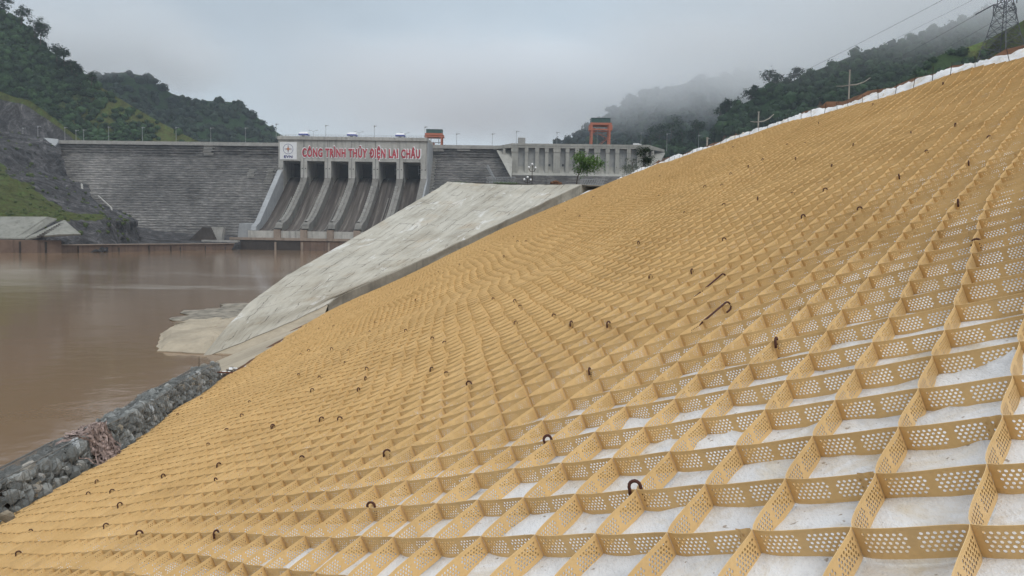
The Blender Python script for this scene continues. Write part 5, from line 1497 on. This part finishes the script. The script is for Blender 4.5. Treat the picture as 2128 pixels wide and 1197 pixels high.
for gi in range(NG):
    s0, s1 = GS[gi], GS[gi+1] - .04
    f0 = gab_frame(s0); org = f0[0]
    root = empty('gabion_basket', tuple(org), 'wire basket of grey quarry stones ' + place_name[min(gi, 8)], 'gabion', 'stone gabion baskets along the foot of the slope')
    b = MB(); fa, fb = gab_frame(s0 + .02), gab_frame(s1)
    ins = [np.array([-.10, 0, -.02]), np.array([-.10, 0, -.10]), np.array([.10, 0, -.10]), np.array([.1, 0, 0])]
    P4 = lambda fr: [Vector(fr[k] + ins[k] - org) for k in range(4)]
    A4, B4 = P4(fa), P4(fb)
    b.hexa([A4[0], B4[0], B4[3], A4[3], A4[1], B4[1], B4[2], A4[2]]); b.build('core_fill', M_PLINTH, root)
    pl = []
    for i in range(120):                     # inner face
        s = random.uniform(s0 + .08, s1 - .05); fr = gab_frame(s); k = random.uniform(.03, .97); p = fr[0]*(1-k) + fr[1]*k
        pl.append((p - .05*E_, random.uniform(.10, .21), (1, random.uniform(.75, 1.1), random.uniform(.55, .95)), random.random()**1.1 if random.random() > .03 else 1.0))
    for i in range(130):                     # flat packed top
        s = random.uniform(s0 + .08, s1 - .05); fr = gab_frame(s); k = random.uniform(0.02, 1.0); p = fr[1]*(1-k) + fr[2]*k
        pl.append((p - np.array([0, 0, .055]), random.uniform(.09, .16), (1, 1, .38), random.random()*.75))
    if gi == NG-1:
        for i in range(70):
            fr = gab_frame(s1); k, j = random.random(), random.random(); p = (fr[0]*(1-k) + fr[1]*k)*(1-j) + (fr[3]*(1-k) + fr[2]*k)*j
            pl.append((p, random.uniform(.09, .18), (1, .9, .7), random.random()))
    stone_mesh(pl, org, 'stones', root)
    wm = MB(); Rw = .0045
    for k in np.linspace(0, 1, 7): wm.bar(Vector((fa[0]*(1-k)+fa[1]*k) - org) + Vector((.10,-.0,0)), Vector((fb[0]*(1-k)+fb[1]*k) - org) + Vector((.10,0,0)), Rw)
    for k in np.linspace(0, 1, 12): wm.bar(Vector((fa[1]*(1-k)+fa[2]*k) - org) + Vector((0,0,.05)), Vector((fb[1]*(1-k)+fb[2]*k) - org) + Vector((0,0,.05)), Rw)
    for s in np.arange(s0, s1+.01, .16):
        fr = gab_frame(s); wm.bar(Vector(fr[0]-org) + Vector((.10,0,0)), Vector(fr[1]-org) + Vector((.10,0,.03)), Rw); wm.bar(Vector(fr[1]-org) + Vector((.08,0,.05)), Vector(fr[2]-org) + Vector((0,0,.05)), Rw)
    for cnr in (1, 2): wm.bar(Vector(fa[cnr]-org) + Vector((.06,0,.06)), Vector(fb[cnr]-org) + Vector((.06,0,.06)), .011)
    wm.build('wire_mesh', M_WIRE, root)
# loose stones at the foot
for i, (px, py, lab) in enumerate(((14, 1083, 'round brown stone loose on the mat edge at the lower left corner'), (6, 1066, 'grey stone leaning on the basket foot at the lower left corner'))):
    s, u = on_slope(px, py); p = slope(np.array(s), np.array(u), .16)
    o = stone_mesh([(p, .13 + .03*i, (1.2,1,.8), .92 if i == 0 else .4)], np.array(p), 'loose_stone', None); o.location = Vector(p); tag(o, lab, 'stone')
# rag heap draped over the baskets
random.seed(90)
fr = gab_frame(15.75); V = []; F = []; rag = MB()
for k in range(95):
    ds = random.gauss(0, .17); g = gab_frame(15.75 + ds*.9); pts = []
    off = random.uniform(-.25, .1)
    a = Vector(g[1]*(1-.45) + g[2]*.45) + Vector((0,0,.06)); b_ = Vector(g[1]) + Vector((.05,0,.09)); c_ = Vector(g[0]*.5 + g[1]*.5) + Vector((.14,0,.02)); d_ = Vector(g[0]) + Vector((.22,.02,.05 - off*.5))
    src = [a, b_, c_, d_] if random.random() < .7 else [b_, c_, d_]
    sp = [Vector((random.gauss(0,.05), random.gauss(0,.15), random.gauss(0,.05))) for _ in src]
    pts = [p + q for p, q in zip(src, sp)]
    w_ = random.uniform(.006, .032); up = Vector((random.gauss(0,.4), 1, random.gauss(0,.4))).normalized()*w_
    fine = []
    for i in range(len(pts)-1):
        for j in range(4): fine.append(pts[i].lerp(pts[i+1], j/4) + Vector((random.gauss(0,.026), random.gauss(0,.03), random.gauss(0,.026))))
    fine.append(pts[-1]); b0 = len(rag.v); n = len(fine)
    rag.v += [p - up + Vector((0,0,-.004)) for p in fine] + [p + up*.1 + Vector((.02,0,.02)) for p in fine] + [p + up for p in fine]
    for i in range(n-1): rag.f += [(b0+i, b0+i+1, b0+n+i+1, b0+n+i), (b0+n+i, b0+n+i+1, b0+2*n+i+1, b0+2*n+i)]
o = rag.build('rag_heap', M_RAG); tag(o, 'heap of torn pinkish rags draped over the stone gabions', 'rag heap')
# bits at the far end of the gabions
b = MB(); p = at(413.5, 768, 27.6); b.bar(p, at(413.5, 741, 27.6), .011, 6); tag(b.build('thin_pole', M_STAKE), 'thin dark pole standing behind the far end of the gabion wall', 'pole')
b = MB(); s_, u_ = on_slope(484, 775); p1 = Vector(slope(np.array(s_), np.array(u_), .12)); p0 = at(441, 773.5, p1.y - .4); b.bar(p0, p1, .028, 7); tag(b.build('rusty_bar', simple('red_brown_bar', (.14,.06,.04), .8, .3, 8)), 'red brown bar lying between the gabion end and the mat', 'bar')
b = MB(); random.seed(3)
for k in range(26):
    f_ = random.random(); p = at(456 + 34*f_, 787 - 20*f_, 27.0 + 2.3*f_) + Vector((random.gauss(0,.09), random.gauss(0,.15), random.uniform(-.05,.06))); b.ball(p, random.uniform(.035, .11), 1, (1.5,1,.5), .3)
tag(b.build('debris_pile', simple('dark_mixed_debris', (.10,.085,.075), .9, .7, 5)), 'dark pile of debris at the mat edge past the gabions', 'debris')
b = MB()
for k in range(9):
    f_ = random.random(); p = at(462 + 33*f_, 782 - 20*f_, 27.0 + 2.3*f_) + Vector((random.gauss(0,.1), random.gauss(0,.1), .08)); b.ball(p, random.uniform(.03, .07), 1, (1.4,1,.6), .35)
tag(b.build('plastic_scraps', M_WHITEP), 'white plastic scraps among the dark debris', 'scraps')
def scrap(px, py, sz, label, seed):
    rr = random.Random(seed); s, u = on_slope(px, py); V = []; F = []
    for k in range(7):
        c_ = (s + rr.gauss(0, sz*.7), u + rr.gauss(0, sz*.4)); a = rr.uniform(0, 3.1); l = rr.uniform(.1, .2); b0 = len(V)
        ss_ = np.array([c_[0] - l*math.cos(a), c_[0], c_[0] + l*math.cos(a)]); us_ = np.array([c_[1] - l*math.sin(a), c_[1]+rr.uniform(-.04,.04), c_[1] + l*math.sin(a)])
        lo = slope(ss_, us_, .10); hi = slope(ss_, us_, .10 + rr.uniform(.07, .15)) + np.array([rr.gauss(0,.03), rr.gauss(0,.03), 0])
        V += [*lo, *hi]; F += [(b0, b0+1, b0+4, b0+3), (b0+1, b0+2, b0+5, b0+4)]
    o = mesh_obj('geocell_scrap', V, F, M_CELL_FAR); tag(o, label, 'plastic scrap')
scrap(419, 812, .28, 'crumpled tan geocell scrap against the far gabion baskets', 4)
scrap(370, 842, .2, 'small tan geocell scrap under the middle gabion baskets', 9)

# ================================================================== AIR
def volume_mat(name, dens, col, anis=.2):
    m_ = bpy.data.materials.new(name); m_.use_nodes = True; t = m_.node_tree; t.nodes.clear()
    o_ = N_(t, 'ShaderNodeOutputMaterial'); v = N_(t, 'ShaderNodeVolumePrincipled')
    v.inputs['Color'].default_value = (*col, 1); v.inputs['Density'].default_value = dens; v.inputs['Anisotropy'].default_value = anis
    t.links.new(v.outputs[0], o_.inputs['Volume']); return m_, t, v
mh, _, _ = volume_mat('air', .00016, (.74,.86,1.0))
b = MB(); b.box((-900, -160, -6), (900, 1500, 420)); o = b.build('haze', mh); tag(o, kind='stuff')
def mist(name, lo, hi, dens, z0, z1, z2, scale, seed):
    m_, t, v = volume_mat(name, dens, (.950,.976,1.0), .0)
    g = N_(t, 'ShaderNodeNewGeometry'); sp = N_(t, 'ShaderNodeSeparateXYZ'); t.links.new(g.outputs['Position'], sp.inputs[0])
    n = N_(t, 'ShaderNodeTexNoise'); n.inputs['Scale'].default_value = scale; n.inputs['Detail'].default_value = 4; n.inputs['Roughness'].default_value = .55
    mp = N_(t, 'ShaderNodeMapping'); mp.inputs['Location'].default_value = (seed, seed*.7, 0); mp.inputs['Scale'].default_value = (1, 1, 1.4); t.links.new(g.outputs['Position'], mp.inputs[0]); t.links.new(mp.outputs[0], n.inputs['Vector'])
    def mr(a, f0, f1, t0, t1, smooth=True):
        q = N_(t, 'ShaderNodeMapRange'); q.interpolation_type = 'SMOOTHSTEP' if smooth else 'LINEAR'
        t.links.new(a, q.inputs[0]); q.inputs[1].default_value = f0; q.inputs[2].default_value = f1; q.inputs[3].default_value = t0; q.inputs[4].default_value = t1; return q.outputs[0]
    def ma(op, a, b_):
        q = N_(t, 'ShaderNodeMath', operation=op)
        for i, x_ in enumerate((a, b_)):
            if hasattr(x_, 'is_linked'): t.links.new(x_, q.inputs[i])
            else: q.inputs[i].default_value = x_
        return q.outputs[0]
    zz = ma('ADD', sp.outputs[2], ma('MULTIPLY', ma('SUBTRACT', n.outputs[0], .5), 110.0))
    f = ma('MULTIPLY', mr(zz, z0, z1, 0, 1), mr(zz, z2, z2+45, 1, 0))
    ed = None
    for ax, (a0, a1) in enumerate(zip(lo, hi)):
        wd = (a1-a0)*(.5 if ax == 0 else .22)
        e1 = mr(sp.outputs[ax], a0, a0+wd, 0, 1) if ax < 2 else None; e2 = mr(sp.outputs[ax], a1-(a1-a0)*.2, a1, 1, 0)
        for e_ in (e1, e2):
            if e_ is not None: ed = e_ if ed is None else ma('MULTIPLY', ed, e_)
    d = ma('MULTIPLY', ma('MULTIPLY', f, ed), dens)
    t.links.new(d, v.inputs['Density'])
    b_ = MB(); b_.box(lo, hi); o_ = b_.build('mist', m_); tag(o_, kind='stuff')
    return o_
mist('mist_right', (20, 330, 70), (620, 860, 290), .0105, 122, 168, 185, .007, 3)
mist('mist_far', (-420, 885, 60), (560, 1260, 330), .0105, 130, 200, 240, .006, 11)
mist('mist_left', (-760, 700, 110), (-300, 1000, 300), .012, 165, 198, 215, .008, 23)
